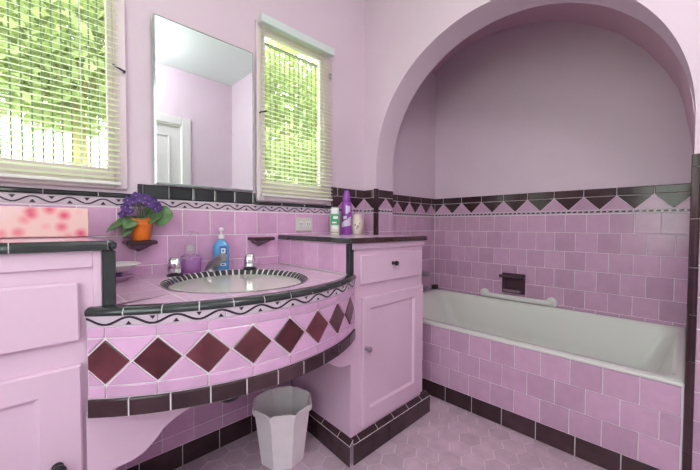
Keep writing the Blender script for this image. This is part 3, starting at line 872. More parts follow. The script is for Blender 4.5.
for i in range(n):
    u0, u1 = ARC*i/n+.0016, ARC*(i+1)/n-.0016; sec = [(-.014, .829), (.004, .829), (.007, .833), (.0072, .838), (.005, .8435), (.001, .847), (-.006, .8495), (-.014, .850), (-.028, .8495), (-.030, .843)]
    V = []; st = 6
    for q in range(st+1):
        u = u0+(u1-u0)*q/st
        V += [mBow(u, z, w) for w, z in sec]
    m = len(sec); F = [tuple(range(m)), tuple(range(st*m+m-1, st*m-1, -1))]
    for q in range(st):
        for j in range(m): F.append((q*m+j, q*m+(j+1) % m, (q+1)*m+(j+1) % m, (q+1)*m+j))
    mb.add(V, F, 'trim', random.uniform(-1, 1), True)
mb.sheet(lambda u, v, w: mBow(u, (.829, .834, .8455, .8485)[v], (.003, .0058, .0, -.02)[v]), US, [0, 1, 2, 3], 'grout')
mb.build('edge_trim', va)
mb = MB()   # ring of small dark tiles round the basin
NR = 58
def mR(u, v, w):
    t = u; ra = (SA+.002 - v*.028, SB_+.002 - v*.028); zz = ZC+.003 - (v**1.8)*.022
    return (SC.x+(ra[0]-w)*math.cos(t), SC.y+(ra[1]-w)*math.sin(t), zz)
mb.sheet(mR, [2*PI*i/96 for i in range(97)], [0, .5, 1], 'grout', w=-.003)
for i in range(NR):
    t0, t1 = 2*PI*i/NR+.013, 2*PI*(i+1)/NR-.013
    V = []
    for t in (t0, (t0+t1)/2, t1):
        for v in (0, .3, .6, 1.0): V.append(mR(t, v, 0))
    mb.add(V, [(r*4+q, r*4+q+1, r*4+q+5, r*4+q+4) for r in range(2) for q in range(3)], 'ring', random.uniform(-1, 1))
mb.build('basin_ring', va)
# brackets below each end, in the plane of the cabinet fronts
mb = MB()
cl = [(-1.655, .402), (-1.60, .404), (-1.570, .412), (-1.545, .430), (-1.522, .456), (-1.497, .474), (-1.467, .486), (-1.40, .505), (-1.33, .535), (-1.27, .562)]
mb.prism([(-1.695, .402)] + cl + [(-1.27, .575), (-1.695, .575)], 'y', YL-.006, YL-.026+.012, 'cabinet'); b = mb.build('end_bracket', va)
b['label'] = 'painted scalloped bracket on the left'
mb = MB()
cr = [(XLf, .449), (-.82, .449), (-.845, .455), (-.870, .468), (-.90, .487), (-.94, .503), (-.985, .525), (-1.03, .562)]
mb.prism(cr + [(-1.03, .58), (XLf, .58)], 'y', YR+.012, YR-.003, 'cabinet'); b = mb.build('end_bracket', va)
b['label'] = 'painted scalloped bracket on the right'

# knee wall under the counter
mb = MB(); mb.box(XQ+.002, -.80, -.145, -.002, 0, .80, 'tile'); kp = mW(-.145)
backing(mb, kp, XQ+.002, -.755, 0, .80)
mb.box(-.80, -.75, -.145, -.002, 0, .80, 'tile')
rows(mb, kp, XQ+.004, -.758, [.80, .67, .54, .41, .28, .15, .094], .13, 'tile', offs=(0,), base=-1.4)
rows(mb, kp, XQ+.004, -.758, [.094, 0.0], .165, 'black', offs=(0,), base=-1.155, h=.006)
tr = struct(mb.build('trim_1'), 'tiled knee wall under the sink counter')

# basin
sk = thing('sink_basin', 'oval cream porcelain basin sunk in the tiled counter', 'sink', (SC.x, SC.y, ZC-.16))
mb = MB(); NB = 64; prof = [(1.0, -.015), (.985, -.022), (.95, -.055), (.88, -.085), (.74, -.112), (.55, -.128), (.30, -.137), (.08, -.140), (.0, -.140)]
prof = [(r*.955, z) for r, z in prof]
out = [(r+.02 if r > 0 else 0, z-.008) for r, z in prof][::-1]
mb.lathe([(p[0], p[1]) for p in prof], (SC.x, SC.y, ZC-.003), 'sink', NB, SA, SB_)
mb.lathe([(p[0], p[1]) for p in out], (SC.x, SC.y, ZC-.003), 'sink', NB, SA, SB_)
mb.build('bowl', sk)
mb = MB(); mb.lathe([(.0, .006), (.016, .006), (.020, .003), (.026, .003), (.028, 0), (.028, -.004)], (SC.x, SC.y, ZC-.142), 'dull', 24); mb.build('drain', sk)
# trap
pt = thing('drain_pipe', 'dark curved drain pipe just visible under the counter front', 'pipe', (SC.x, SC.y, .47))
PTS = [(SC.x, SC.y, .680), (SC.x-.02, SC.y-.04, .58), (SC.x-.10, SC.y-.10, .52), (SC.x-.12, SC.y-.10, .47)] + [(SC.x-.12+.06-.06*math.cos(PI*i/10), SC.y-.10+.005*i, .47-.065*math.sin(PI*i/10)) for i in range(1, 11)] + [(SC.x-.0, SC.y-.02, .56), (SC.x-.0, SC.y+.06, .63), (SC.x, -.152, .64)]
mb = MB(); mb.tube(PTS, .019, 'dark', 16); mb.build('trap', pt)
mb = MB(); mb.tube([(SC.x-.118, SC.y-.10, .495), (SC.x-.12, SC.y-.10, .475)], .027, 'dark', 8); mb.build('slip_nut', pt)

# faucet set
fc = thing('sink_faucet', 'chrome faucet set with spout and two tapered handles behind the basin', 'faucet', (-1.17, -.12, ZC))
def handle(x, y):
    mb = MB()
    mb.lathe([(.0, 0), (.033, 0), (.033, .006), (.028, .010), (.029, .016)], (x, y, ZC), 'dark', 24)
    n = 8; prof = [(.0285, .013), (.031, .022), (.030, .050), (.026, .070), (.018, .079), (0, .081)]
    V = []; F = []; N = 32
    for r, z in prof:
        for i in range(N):
            a = 2*PI*i/N; rr = r*(1-.14*abs(math.sin(a*2))**4) if r else 0
            V.append((x+rr*math.cos(a+.3), y+rr*math.sin(a+.3), ZC+z))
    for j in range(len(prof)-1):
        for i in range(N): q = (i+1) % N; F.append((j*N+i, j*N+q, (j+1)*N+q, (j+1)*N+i))
    mb.add(V, F, 'chrome', 0, True)
    return mb.build('handle', fc)
handle(-1.335, -.125); handle(-.996, -.150)
mb = MB()
sx, sy = -1.166, -.088
mb.lathe([(0, 0), (.029, 0), (.029, .004), (.027, .012), (.0, .012)], (sx, sy, ZC), 'dull', 24)
mb.tube([(sx, sy, ZC+.006), (sx+.001, sy-.010, ZC+.026), (sx+.006, sy-.045, ZC+.048), (sx+.012, sy-.085, ZC+.070), (sx+.014, sy-.105, ZC+.076), (sx+.015, sy-.114, ZC+.066)], [.027, .024, .021, .020, .018, .015], 'dull', 16)
mb.build('spout', fc)

# ------------------------------------------------------------------ small things on the counter
def pump(parent, c, z, m='clear', s=1.0, ang=-.6):
    mb = MB(); mb.lathe([(0, 0), (.014*s, 0), (.014*s, .016*s), (.009*s, .020*s), (.004*s, .022*s), (.004*s, .040*s), (.0, .040*s)], (c[0], c[1], z), m, 18)
    dx, dy = math.cos(ang), math.sin(ang)
    mb.lathe([(0, .038*s), (.010*s, .038*s), (.011*s, .046*s), (.006*s, .052*s), (0, .053*s)], (c[0], c[1], z), m, 16)
    mb.tube([(c[0], c[1], z+.046*s), (c[0]+dx*.03*s, c[1]+dy*.03*s, z+.044*s), (c[0]+dx*.036*s, c[1]+dy*.036*s, z+.036*s)], .004*s, m, 8)
    return mb.build('pump', parent)
def obottle(name_t, label, c, w, d, ang, prof, k):
    """prof list of (scale, z) with superellipse section"""
    V = []; F = []; N = 32
    for s, z in prof:
        for i in range(N):
            t = 2*PI*i/N; cx, cy = math.cos(t), math.sin(t)
            x = w*s*math.copysign(abs(cx)**.6, cx); y = d*s*math.copysign(abs(cy)**.6, cy)
            V.append((c[0]+x*math.cos(ang)-y*math.sin(ang), c[1]+x*math.sin(ang)+y*math.cos(ang), c[2]+z))
    for j in range(len(prof)-1):
        for i in range(N): q = (i+1) % N; F.append((j*N+i, j*N+q, (j+1)*N+q, (j+1)*N+i))
    F += [tuple(range(N-1, -1, -1)), tuple(range((len(prof)-1)*N, len(prof)*N))]
    return V, F
def print_patch(mb, c, w, d, ang, u0, u1, z0, z1, k, lift=.0012):
    # a rectangle lying on the flat front (-y side) of a bottle
    V = []; n = 8
    for i in range(n+1):
        uu = u0+(u1-u0)*i/n; x = uu; t = min(1, abs(uu)/w); y = -d*(1-t**(1/.3))**.3 - lift if t < 1 else -lift
        for z in (z0, z1): V.append((c[0]+x*math.cos(ang)-y*math.sin(ang), c[1]+x*math.sin(ang)+y*math.cos(ang), c[2]+z))
    mb.add(V, [(2*i, 2*i+2, 2*i+3, 2*i+1) for i in range(n)], k)
ps = thing('soap_dispenser', 'clear pump bottle with purple liquid soap beside the left faucet handle', 'soap dispenser', (-1.256, -.080, ZC))
c = (-1.256, -.080, ZC)
mb = MB(); V, F = obottle('', '', c, .043, .024, -.35, [(.90, .001), (.97, .004), (.97, .070)], 'purplesoap'); mb.add(V, F, 'purplesoap', 0, True); mb.build('soap', ps)
mb = MB(); V, F = obottle('', '', c, .045, .026, -.35, [(.92, 0), (1, .004), (1, .072), (.92, .078), (.58, .086), (.52, .130), (.34, .140)], 'clear'); mb.add(V, F, 'clear', 0, True)
mb.build('bottle', ps)
mb = MB(); print_patch(mb, (c[0], c[1], c[2]), .026, .017, -.35, -.014, .014, .104, .126, 'dull', .004); mb.build('label', ps)
pump(ps, c, ZC+.140, 'clear', 1.05)
bs = thing('soap_dispenser', 'blue hand soap bottle with white pump behind the faucet spout', 'soap dispenser', (-1.105, -.06, ZC))
c = (-1.103, -.062, ZC)
mb = MB(); V, F = obottle('', '', c, .037, .023, -.45, [(.92, 0), (1, .004), (1, .115), (.92, .128), (.60, .142), (.36, .150), (.36, .156)], 'bluesoap'); mb.add(V, F, 'bluesoap', 0, True); mb.build('bottle', bs)
mb = MB()
print_patch(mb, c, .037, .023, -.45, -.012, .026, .018, .120, 'bluesoap', .0010)
print_patch(mb, c, .037, .023, -.45, -.006, .026, .076, .118, 'navy', .0016)
print_patch(mb, c, .037, .023, -.45, .000, .020, .084, .108, 'label', .0022)
print_patch(mb, c, .037, .023, -.45, .004, .014, .090, .102, 'bluesoap', .0028)
print_patch(mb, c, .037, .023, -.45, -.008, .026, .060, .072, 'label', .0016)
print_patch(mb, c, .037, .023, -.45, -.004, .022, .040, .056, 'tan', .0016)
print_patch(mb, c, .037, .023, -.45, -.004, .022, .022, .034, 'label', .0016)
print_patch(mb, c, .037, .023, -.45, .002, .016, .025, .031, 'navy', .0022)
mb.build('label', bs)
pump(bs, c, ZC+.155, 'white', 1.05, -2.1)

# stacked soap dishes
sd_ = thing('soap_dish', 'white scalloped soap dish on two stacked tiers beside the left cabinet', 'dish', (-1.55, -.12, ZC))
c = (-1.555, -.115, ZC+.0)
mb = MB(); mb.lathe([(0, 0), (.045, 0), (.050, .006), (.070, .016), (.078, .020), (.074, .022), (.045, .016), (0, .014)], c, 'tileA', 40, .95, .9); mb.build('lower_dish', sd_)
mb = MB(); mb.lathe([(0, 0), (.030, .002), (.026, .016), (.034, .024), (0, .024)], (c[0], c[1], c[2]+.014), 'candark', 30); mb.build('foot', sd_)
mb = MB(); mb.lathe([(0, 0), (.040, .0), (.060, .010), (.086, .026), (.098, .030), (.094, .034), (.06, .020), (.0, .012)], (c[0], c[1], c[2]+.036), 'white', 40, .95, .9); mb.build('upper_dish', sd_)

# ceramic wall shelves
def wall_shelf(x0, x1, label, z=1.0):
    t = thing('wall_shelf', label, 'shelf', ((x0+x1)/2, 0, z-.05))
    mb = MB(); xm = (x0+x1)/2
    mb.box(x0, x1, -.095, -.004, z-.018, z, 'black', .005); mb.build('ledge', t)
    mb = MB()
    V = [(x0+.012, -.006, z-.018), (x1-.012, -.006, z-.018), (x1-.012, -.080, z-.018), (x0+.012, -.080, z-.018), (xm-.030, -.006, z-.036), (xm+.030, -.006, z-.036), (xm+.022, -.045, z-.036), (xm-.022, -.045, z-.036), (xm, -.006, z-.052), (xm, -.02, z-.050)]
    mb.add(V, [(0, 1, 2, 3), (3, 2, 6, 7), (2, 1, 5, 6), (0, 3, 7, 4), (4, 7, 9, 8), (7, 6, 9), (6, 5, 8, 9), (1, 0, 4, 8, 5)], 'black'); mb.build('corbel', t)
wall_shelf(-1.508, -1.392, 'dark glazed wall shelf holding the potted violet', .998)
wall_shelf(-.935, -.812, 'small empty dark glazed wall shelf above the right faucet handle', 1.000)

# African violet
pv = thing('potted_violet', 'purple flowering violet in an orange pot on the dark wall shelf', 'plant', (-1.445, -.05, .998))
pc = Vector((-1.445, -.052, .999))
til = Matrix.Rotation(math.radians(-3), 3, 'Y')
mb = MB(); mb.lathe([(0, 0), (.030, 0), (.033, .004), (.041, .060), (.043, .063), (.047, .064), (.048, .092), (.044, .093), (.041, .080), (0, .078)], pc, 'pot', 36, tilt=til); mb.build('pot', pv)
mb = MB(); mb.lathe([(0, .084), (.030, .083), (.0405, .080)], pc, 'soil', 24, tilt=til); mb.build('soil', pv)
def leaf(direction, elev, length, width, base, droop, roll=0.0):
    mb = MB(); d = Vector((math.cos(direction), math.sin(direction), 0)); side = Vector((-d.y, d.x, 0)); side = side*math.cos(roll) + Vector((0, 0, math.sin(roll)))
    n, m = 10, 4; V = []; F = []
    st = length*.35
    for i in range(n+1):
        t = i/n; s = st + t*(length-st); zz = math.sin(elev)*s - droop*(s/length)**2*length
        hw = width*.5*math.sin(PI*min(1, (t*.93+.05)))**.75
        for j in range(-m, m+1):
            q = j/m; p = base + d*(s*math.cos(elev)) + side*(q*hw) + Vector((0, 0, zz + abs(q)*hw*.35 - (q*q)*hw*.25)); V.append(p)
    w = 2*m+1
    top = len(V)
    V += [p - Vector((0, 0, .0016)) for p in V[:top]]
    for i in range(n):
        for j in range(w-1):
            a = i*w+j; F += [(a, a+1, a+w+1, a+w), (top+a, top+a+w, top+a+w+1, top+a+1)]
    for i in range(n):
        for j in (0, w-1): a = i*w+j; F.append((a, a+w, top+a+w, top+a))
    for j in range(w-1): F += [(j, top+j, top+j+1, j+1), (n*w+j, n*w+j+1, top+n*w+j+1, top+n*w+j)]
    mb.add(V, F, 'leaf', 0, True)
    mb.tube([base, base + d*(st*1.02*math.cos(elev)) + Vector((0, 0, math.sin(elev)*st))], .0025, 'leaf', 6)
    return mb.build('leaf', pv)
lb = pc + Vector((0, 0, .084))
R = math.radians
for (dr_, el, ln, wd, dp_, rl) in [(R(-20), .25, .125, .105, .05, 1.0), (R(-42), .30, .085, .085, .10, .8), (R(-95), .40, .070, .050, .3, .3), (R(-140), .45, .105, .070, .75, -.5), (R(178), .50, .115, .070, .8, -.5), (R(-165), .25, .135, .042, .60, -.4), (R(25), .9, .10, .06, .2, .4), (R(205), .3, .09, .07, 1.0, -.8)]:
    leaf(dr_, el, ln, wd, lb, dp_, rl)
def flower(c, nrm, r):
    mb = MB(); nrm = nrm.normalized(); a = nrm.cross(Vector((0, 0, 1)))
    if a.length < .1: a = nrm.cross(Vector((1, 0, 0)))
    a.normalize(); b = nrm.cross(a)
    for k in range(5):
        t = 2*PI*k/5 + random.uniform(-.1, .1); d = a*math.cos(t)+b*math.sin(t); s = a*-math.sin(t)+b*math.cos(t)
        V = [c]
        for q in range(7):
            ph = PI*q/6; V.append(c + d*(r*(.45+.55*math.sin(ph))) + s*(math.cos(ph)*r*.48) + nrm*(r*.28*math.sin(ph)+random.uniform(-.1, .1)*r))
        o = len(V); V += [v - nrm*.0012 for v in V]
        F = [(0, q, q+1) for q in range(1, 7)] + [(o, o+q+1, o+q) for q in range(1, 7)] + [(q, o+q, o+q+1, q+1) for q in range(1, 7)]
        mb.add(V, F, 'petal')
    mb.lathe([(0, -.001), (.0017, .0), (.0012, .003), (0, .0035)], c+nrm*.001, 'yellow', 8)
    mb.tube([c - nrm*.001, lb*.5+c*.5 - nrm*.004, lb], .0012, 'leaf', 5)
    return mb.build('flower', pv)
fl = [(-.062, -.035, .135), (-.040, -.05, .155), (-.015, -.045, .165), (-.050, -.01, .165), (-.022, -.02, .185), (.008, -.03, .175), (-.070, -.03, .108), (.030, -.045, .150), (.045, -.02, .165), (.058, -.03, .140), (.022, -.005, .180), (.040, -.055, .130), (-.03, .012, .170), (.015, -.06, .150), (-.050, -.055, .118), (.066, -.012, .150), (.0, .01, .185)]
for x, y, z in fl:
    p = pc + Vector((x, y, z)); flower(p, Vector((x*7, -.5+y*2, .25+random.uniform(-.1, .3))), random.uniform(.016, .020))

# floral box on the left cabinet
mb = MB(); mb.box(-2.02, -1.640, -.225, -.120, 1.022, 1.120, 'floral', .003)
tag(mb.build('floral_box', loc=(-1.83, -.17, 1.022)), 'long pink floral patterned box lying on the left cabinet top', 'box')

# outlet plate
ot = thing('outlet_plate', 'ivory electrical outlet plate on pink tile above the right cabinet', 'outlet', (-.555, 0, 1.07))
mb = MB(); mb.box(-.617, -.497, -.016, -.004, 1.030, 1.112, 'ivory', .004); mb.build('cover', ot)
for x in (-.585, -.530):
    mb = MB(); mb.box(x-.018, x+.018, -.020, -.016, 1.052, 1.090, 'white', .002); o = mb.build('socket', ot)
    mb = MB(); mb.box(x-.009, x-.006, -.0208, -.020, 1.066, 1.080, 'ink'); mb.box(x+.006, x+.009, -.0208, -.020, 1.066, 1.080, 'ink'); mb.lathe([(0, 0), (.003, 0), (.003, .0008), (0, .0008)], (0, 0, 0), 'ink', 10)
    for i in range(len(mb.v)-40, len(mb.v)): p = mb.v[i]; mb.v[i] = (x+p[0], -.020-p[2], 1.058+p[1])
    mb.build('slot', o)

# bottles on the right cabinet
ZT = 1.0065
gb = thing('lotion_bottle', 'small clear bottle with green label, left of three on the right cabinet', 'bottle', (-.379, -.10, ZT))
c = (-.379, -.10, ZT)
mb = MB(); V, F = obottle('', '', c, .030, .020, -.7, [(.9, 0), (1, .004), (1, .125), (.9, .135), (.6, .138)], 'ivory'); mb.add(V, F, 'ivory', 0, True); mb.build('body', gb)
mb = MB(); V, F = obottle('', '', c, .026, .018, -.7, [(1, .137), (1, .168), (.9, .171)], 'green'); mb.add(V, F, 'label', 0, True); mb.build('cap', gb)
mb = MB()
for (u0, u1, z0, z1, k, l) in ((-.026, .026, .062, .150-.02, 'green', .001), (-.010, .020, .100, .118, 'label', .0016), (-.018, .012, .072, .082, 'label', .0016), (-.026, .026, .012, .018, 'tan', .001), (-.02, .02, .035, .055, 'label', .001)):
    print_patch(mb, c, .030, .020, -.7, u0, u1, z0, z1, k, l)
mb.build('label', gb)
sc = thing('spray_can', 'tall purple aerosol can, middle of three items on the right cabinet', 'spray can', (-.275, -.10, ZT))
c = (-.275, -.10, ZT)
mb = MB(); mb.lathe([(0, 0), (.032, 0), (.034, .003), (.034, .195), (.032, .203), (.024, .212), (.024, .216), (0, .216)], c, 'can', 32); mb.build('body', sc)
mb = MB()
def band(mb, c, r, t0, t1, z0, z1, k, lift, z2=None, z3=None):
    n = 8; V = []
    for i in range(n+1):
        t = t0+(t1-t0)*i/n; f = i/n
        za = z0 + ((z2 if z2 is not None else z0)-z0)*f; zb = z1 + ((z3 if z3 is not None else z1)-z1)*f
        for z in (za, zb): V.append((c[0]+(r+lift)*math.cos(t), c[1]+(r+lift)*math.sin(t), c[2]+z))
    mb.add(V, [(2*i, 2*i+2, 2*i+3, 2*i+1) for i in range(n)], k)
th = math.radians(-135)
band(mb, c, .034, 0, 2*PI, .012, .036, 'magenta', .0005)
band(mb, c, .034, th-1.1, th+1.0, .045, .075, 'canlight', .0005, .06, .12)
band(mb, c, .034, th-1.2, th+.3, .080, .150, 'candark', .0008, .10, .13)
band(mb, c, .034, th-.1, th+.8, .130, .190, 'canlight', .0008, .150, .185)
band(mb, c, .034, th-.6, th+.1, .098, .118, 'canlight', .0012, .105, .122)
mb.build('label', sc)
mb = MB(); mb.lathe([(0, .212), (.024, .212), (.027, .216), (.027, .245), (.022, .262), (.016, .285), (.010, .290), (0, .291)], c, 'can', 28); mb.build('cap', sc)
wj = thing('wax_jar', 'squat cream ceramic jar with cutouts, right of three on the right cabinet', 'jar', (-.168, -.10, ZT))
c = (-.168-.055, -.135, ZT)
c = (-.190, -.115, ZT)
mb = MB(); mb.lathe([(0, 0), (.028, 0), (.034, .010), (.040, .040), (.041, .070), (.036, .100), (.030, .120), (.034, .132), (.030, .134), (.024, .122), (0, .118)], c, 'cream', 36); mb.build('body', wj)
mb = MB()
for dt, zc_, s in ((-.30, .062, .006), (.15, .052, .007), (-.02, .040, .005), (.42, .070, .004)):
    t = th+dt; V = []
    for k in range(8):
        q = 2*PI*k/8; tt = t + math.cos(q)*s/.041; V.append((c[0]+.0420*math.cos(tt), c[1]+.0420*math.sin(tt), c[2]+zc_+math.sin(q)*s*1.3))
    mb.add(V, [tuple(range(8))], 'tan')
mb.build('cutouts', wj)
wj.location = (c[0], c[1], ZT)
for o in wj.children: o.location = -wj.location

# ------------------------------------------------------------------ bathtub
tb = thing('bathtub', 'long white enamel bathtub built into the arched alcove', 'bathtub', (.5, -.85, 0))
ty0, ty1 = -1.694, YE-.008; tx0, tx1 = -.008, XB-.006; zt = .462
def rrect(x0, x1, y0, y1, r, n=8):
    P = []
    for cx, cy, a in ((x1-r, y1-r, 0), (x0+r, y1-r, 90), (x0+r, y0+r, 180), (x1-r, y0+r, 270)):
        for i in range(n+1): t = math.radians(a+90*i/n); P.append((cx+r*math.cos(t), cy+r*math.sin(t)))
    return P
mb = MB()
rings = [(.012, .012, .012, .012, .004, .448), (.0, 0, 0, 0, .004, .450), (0, 0, 0, 0, .006, .458), (.006, .004, .004, .004, .01, zt), (.055, .045, .022, .07, .06, zt+.001), (.067, .056, .032, .085, .07, zt-.008), (.080, .07, .045, .12, .08, zt-.06), (.11, .10, .10, .20, .10, zt-.22), (.15, .14, .17, .30, .12, zt-.33), (.21, .2, .26, .40, .10, zt-.355), (.45, .45, .80, .85, .02, zt-.36)]
V = []; NT = 36
for (fx, bx, ny, py, r, z) in rings:
    for p in rrect(tx0+fx, tx1-bx, ty0+ny, ty1-py, r): V.append((p[0], p[1], z))
F = [((k*NT+i), (k*NT+(i+1) % NT), ((k+1)*NT+(i+1) % NT), ((k+1)*NT+i)) for k in range(len(rings)-1) for i in range(NT)]
F.append(tuple(range((len(rings)-1)*NT, len(rings)*NT)))
# keep the rim clear of the arch piers (behind them the tub is inside the alcove)
mb.add(V, F, 'enamel', 0, True); mb.build('shell', tb, auto=45)
mb = MB(); mp = mX(.0)
mb.box(.002, .06, YB2+.002, YA-.002, 0, .446, 'grout')
mb.sheet(mp, [YB2+.01, YA-.002], [0, .446], 'grout', w=0)
rows(mb, mp, YB2+.011, YA-.003, [.447, .327, .211, .094], .1225, 'tileA', offs=(.5, 0), base=-1.504)
rows(mb, mp, YB2+.011, YA-.003, [.094, .0], .1655, 'black', offs=(0,), base=-.684)
mb.build('apron', tb)
mb = MB(); mb.lathe([(0, 0), (.03, 0), (.032, .006), (.012, .010), (0, .010)], (0, 0, 0), 'chrome', 20)
mb.v = [(.55+p[0], YE-.155-p[2], .36+p[1]) for p in mb.v]; mb.build('overflow', tb)

# tub valves on the end wall
tv = thing('tub_valve', 'chrome tub handle on the alcove end wall behind the cabinet', 'tub fixture', (.83, YE, .62))
for (x, z) in ((.80, .628),):
    mb = MB(); mb.lathe([(0, 0), (.034, 0), (.030, .010), (.014, .014), (.014, .045), (.026, .050), (.028, .070), (.018, .080), (0, .081)], (0, 0, 0), 'dull', 24)
    mb.v = [(x+p[0], YE-.004-p[2], z+p[1]) for p in mb.v]; mb.build('handle', tv)
ts = thing('tub_spout', 'small chrome tub spout low on the alcove end wall', 'tub fixture', (.80, YE, .49))
mb = MB(); mb.tube([(.80, YE-.004, .50), (.80, YE-.06, .50), (.80, YE-.085, .488)], [.020, .018, .015], 'dull', 16); mb.build('spout', ts)
mb = MB(); x, y, z = XB-.035, YE-.035, zt+.001
mb.box(x-.028, x+.024, y-.022, y+.024, z, z+.042, 'ring', .006); tag(mb.build('soap_block', loc=(x, y, z)), 'small dark glazed block in the far corner of the bathtub rim', 'block')

# grab bar
gr = thing('grab_bar', 'white grab bar fixed to the tiled wall above the bathtub', 'grab bar', (XB-.05, -.72, .49))
gx, gz = XB-.052, .490
ya_, yb_ = -.478, -.985
mb = MB(); mb.tube([(XB-.006, ya_, gz), (gx+.02, ya_, gz), (gx+.006, ya_-.006, gz), (gx, ya_-.022, gz)] + [(gx, yb_+.022, gz), (gx+.006, yb_+.006, gz), (gx+.02, yb_, gz), (XB-.006, yb_, gz)], .0195, 'white', 16); mb.build('bar', gr)
for y in (ya_, yb_):
    mb = MB(); mb.lathe([(0, 0), (.040, 0), (.040, .008), (.030, .018), (.018, .022), (0, .022)], (0, 0, 0), 'white', 28)
    mb.v = [(XB-.004-p[2], y+p[0], gz+p[1]) for p in mb.v]; mb.build('flange', gr)

# ceramic soap holder
sh = thing('soap_holder', 'dark glazed recessed soap holder with grip bar above the grab bar', 'soap holder', (XB, -.706, .6))
y0, y1, z0, z1 = -.800, -.622, .520, .682; xf = XB-.016
mb = MB()
for b in ((y0, y1, z0, z0+.022), (y0, y1, z1-.030, z1), (y0, y0+.026, z0+.022, z1-.030), (y1-.026, y1, z0+.022, z1-.030)): mb.box(xf, XB-.002, b[0], b[1], b[2], b[3], 'soapglaze', .004)
mb.box(XB-.006, XB-.003, y0+.02, y1-.02, z0+.02, z1-.028, 'soapglaze')
mb.build('frame', sh)
mb = MB(); mb.box(xf-.040, XB-.005, y0+.026, y1-.026, z0+.014, z0+.028, 'soaptray', .004); mb.box(xf-.044, xf-.036, y0+.026, y1-.026, z0+.014, z0+.036, 'soaptray', .003); mb.build('tray', sh)
mb = MB(); mb.tube([(xf-.026, y0+.01, z1-.026), (xf-.026, y1+.010, z1-.026)], .0135, 'soapglaze', 14)
for y in (y0+.012, y1-.004): mb.box(xf-.026, XB-.004, y-.010, y+.010, z1-.038, z1-.014, 'soapglaze', .003)
mb.build('grip_bar', sh)

# ------------------------------------------------------------------ wastebasket
TC = Vector((-.968, -.402, 0)); wbk = thing('wastebasket', 'pale eight-sided plastic wastebasket with a notched rim on the floor under the counter', 'wastebasket', TC)
def octr(r, z, twist=0, notch=0.0, n=8, sub=6):
    P = []
    for k in range(n):
        for s in range(sub):
            t = (k + s/sub)*2*PI/n; rr = r/ math.cos(((s/sub)-.5)*2*PI/n) * math.cos(PI/n)
            a = t + twist
            zz = z - notch*(max(0, 1-min(s, sub-s)/1.0) if s in (0,) else 0)
            P.append((TC.x+rr*math.cos(a), TC.y+rr*math.sin(a), zz))
    return P
mb = MB()
tw0 = math.radians(34.5)
zt_ = .262
prof = [(.098, .0), (.100, .006), (.128, zt_-.034), (.136, zt_-.032), (.142, zt_-.004), (.138, zt_), (.132, zt_-.004), (.126, zt_-.04), (.096, .010)]
V = []; N8 = 48
for i, (r, z) in enumerate(prof): V += octr(r, z, tw0, .007 if i in (4, 5, 6) else 0)
F = [(j*N8+i, j*N8+(i+1) % N8, (j+1)*N8+(i+1) % N8, (j+1)*N8+i) for j in range(len(prof)-1) for i in range(N8)]
F += [tuple(range(N8-1, -1, -1)), tuple(range((len(prof)-1)*N8, len(prof)*N8))]
mb.add(V, F, 'trash', 0, False); mb.build('body', wbk)
# ------------------------------------------------------------------ lights
lt = thing('ceiling_light', 'round flush ceiling light with frosted shade', 'light', (-1.20, -1.75, H))
mb = MB(); mb.lathe([(0, 0), (.20, 0), (.20, -.02), (.19, -.025), (0, -.025)], (-1.20, -1.75, H), 'white', 40); mb.build('base', lt)
mb = MB(); mb.lathe([(.03, -.035)] + [(.115*math.sin(PI*q/20), -.15+.115*math.cos(PI*q/20)) for q in range(2, 21)], (-1.20, -1.75, H), 'lamp', 40); mb.build('shade', lt)
def portal(x0, x1, z0, z1, y, sgn):
    p = bpy.data.lights.new('window_daylight', 'AREA'); p.shape = 'RECTANGLE'; p.size = x1-x0; p.size_y = z1-z0; p.cycles.is_portal = True
    o = bpy.data.objects.new('window_daylight', p); COL.objects.link(o); o.location = ((x0+x1)/2, y, (z0+z1)/2)
    o.rotation_euler = Vector((0, sgn, 0)).to_track_quat('-Z', 'Y').to_euler()
portal(W1[0], W1[1], W1[2], W1[3], .10, -1); portal(W2[0], W2[1], W2[2], W2[3], .10, -1); portal(W3[0], W3[1], W3[2], W3[3], YS-.12, 1)
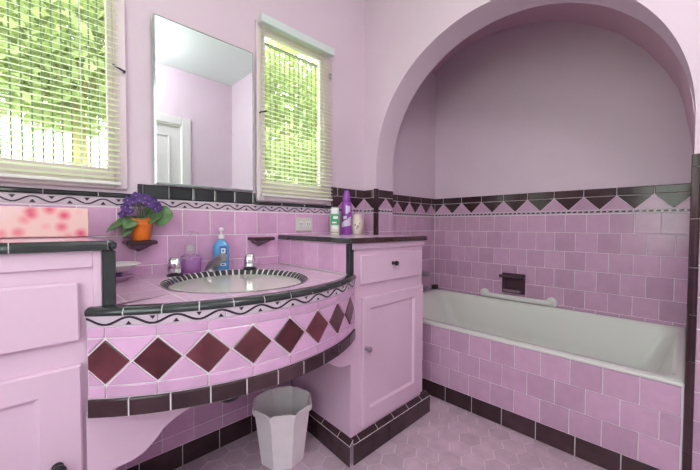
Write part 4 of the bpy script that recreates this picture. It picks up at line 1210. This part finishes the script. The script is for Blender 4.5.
portal(-.53, .53, W4[2], W4[3], 0, 1); p4 = COL.objects[-1]; p4.location = (XL-.12, (W4[0]+W4[1])/2, (W4[2]+W4[3])/2); p4.data.size = W4[3]-W4[2]; p4.data.size_y = W4[1]-W4[0]; p4.rotation_euler = Vector((1, 0, 0)).to_track_quat('-Z', 'Y').to_euler()  # portal for the added fill window
sd = bpy.data.lights.new('sun', 'SUN'); sd.energy = 4.0; sd.angle = math.radians(1); sd.color = (1, .97, .85)
so = bpy.data.objects.new('sun', sd); COL.objects.link(so); so.rotation_euler = Vector((-.75, .12, -.65)).to_track_quat('-Z', 'Y').to_euler()

w = bpy.data.worlds.new('world'); S.world = w; w.use_nodes = True
nt = w.node_tree; bg = nt.nodes['Background']
tc = nt.nodes.new('ShaderNodeTexCoord'); sp = nt.nodes.new('ShaderNodeSeparateXYZ'); nt.links.new(tc.outputs['Generated'], sp.inputs[0])
rp = nt.nodes.new('ShaderNodeValToRGB'); nt.links.new(sp.outputs['Z'], rp.inputs['Fac'])
rp.color_ramp.elements[0].position = 0; rp.color_ramp.elements[0].color = (.94, .98, .94, 1)
rp.color_ramp.elements[1].position = .7; rp.color_ramp.elements[1].color = (.84, .94, 1.0, 1)
nt.links.new(rp.outputs[0], bg.inputs['Color']); bg.inputs['Strength'].default_value = 6.0

# ------------------------------------------------------------------ camera
cd = bpy.data.cameras.new('camera'); cam = bpy.data.objects.new('camera', cd); COL.objects.link(cam); S.camera = cam
f = 330.5352; cd.sensor_fit = 'HORIZONTAL'; cd.sensor_width = 36; cd.lens = f/700*36; cd.clip_start = .02
yaw, pi_, ro = [math.radians(v) for v in (45.54, -1.6047, .212)]
fw = Vector((math.cos(yaw)*math.cos(pi_), math.sin(yaw)*math.cos(pi_), math.sin(pi_)))
rt = Vector((math.sin(yaw), -math.cos(yaw), 0)); up = rt.cross(fw)
r2 = rt*math.cos(ro)+up*math.sin(ro); u2 = -rt*math.sin(ro)+up*math.cos(ro)
m = Matrix((r2, u2, -fw)).transposed().to_4x4(); m.translation = Vector((-1.7981, -1.6866, 1.0633)); cam.matrix_world = m

S.view_settings.view_transform = 'Standard'; S.view_settings.look = 'None'; S.view_settings.gamma = 1; S.view_settings.use_curve_mapping = False
S.view_settings.exposure = 0.04
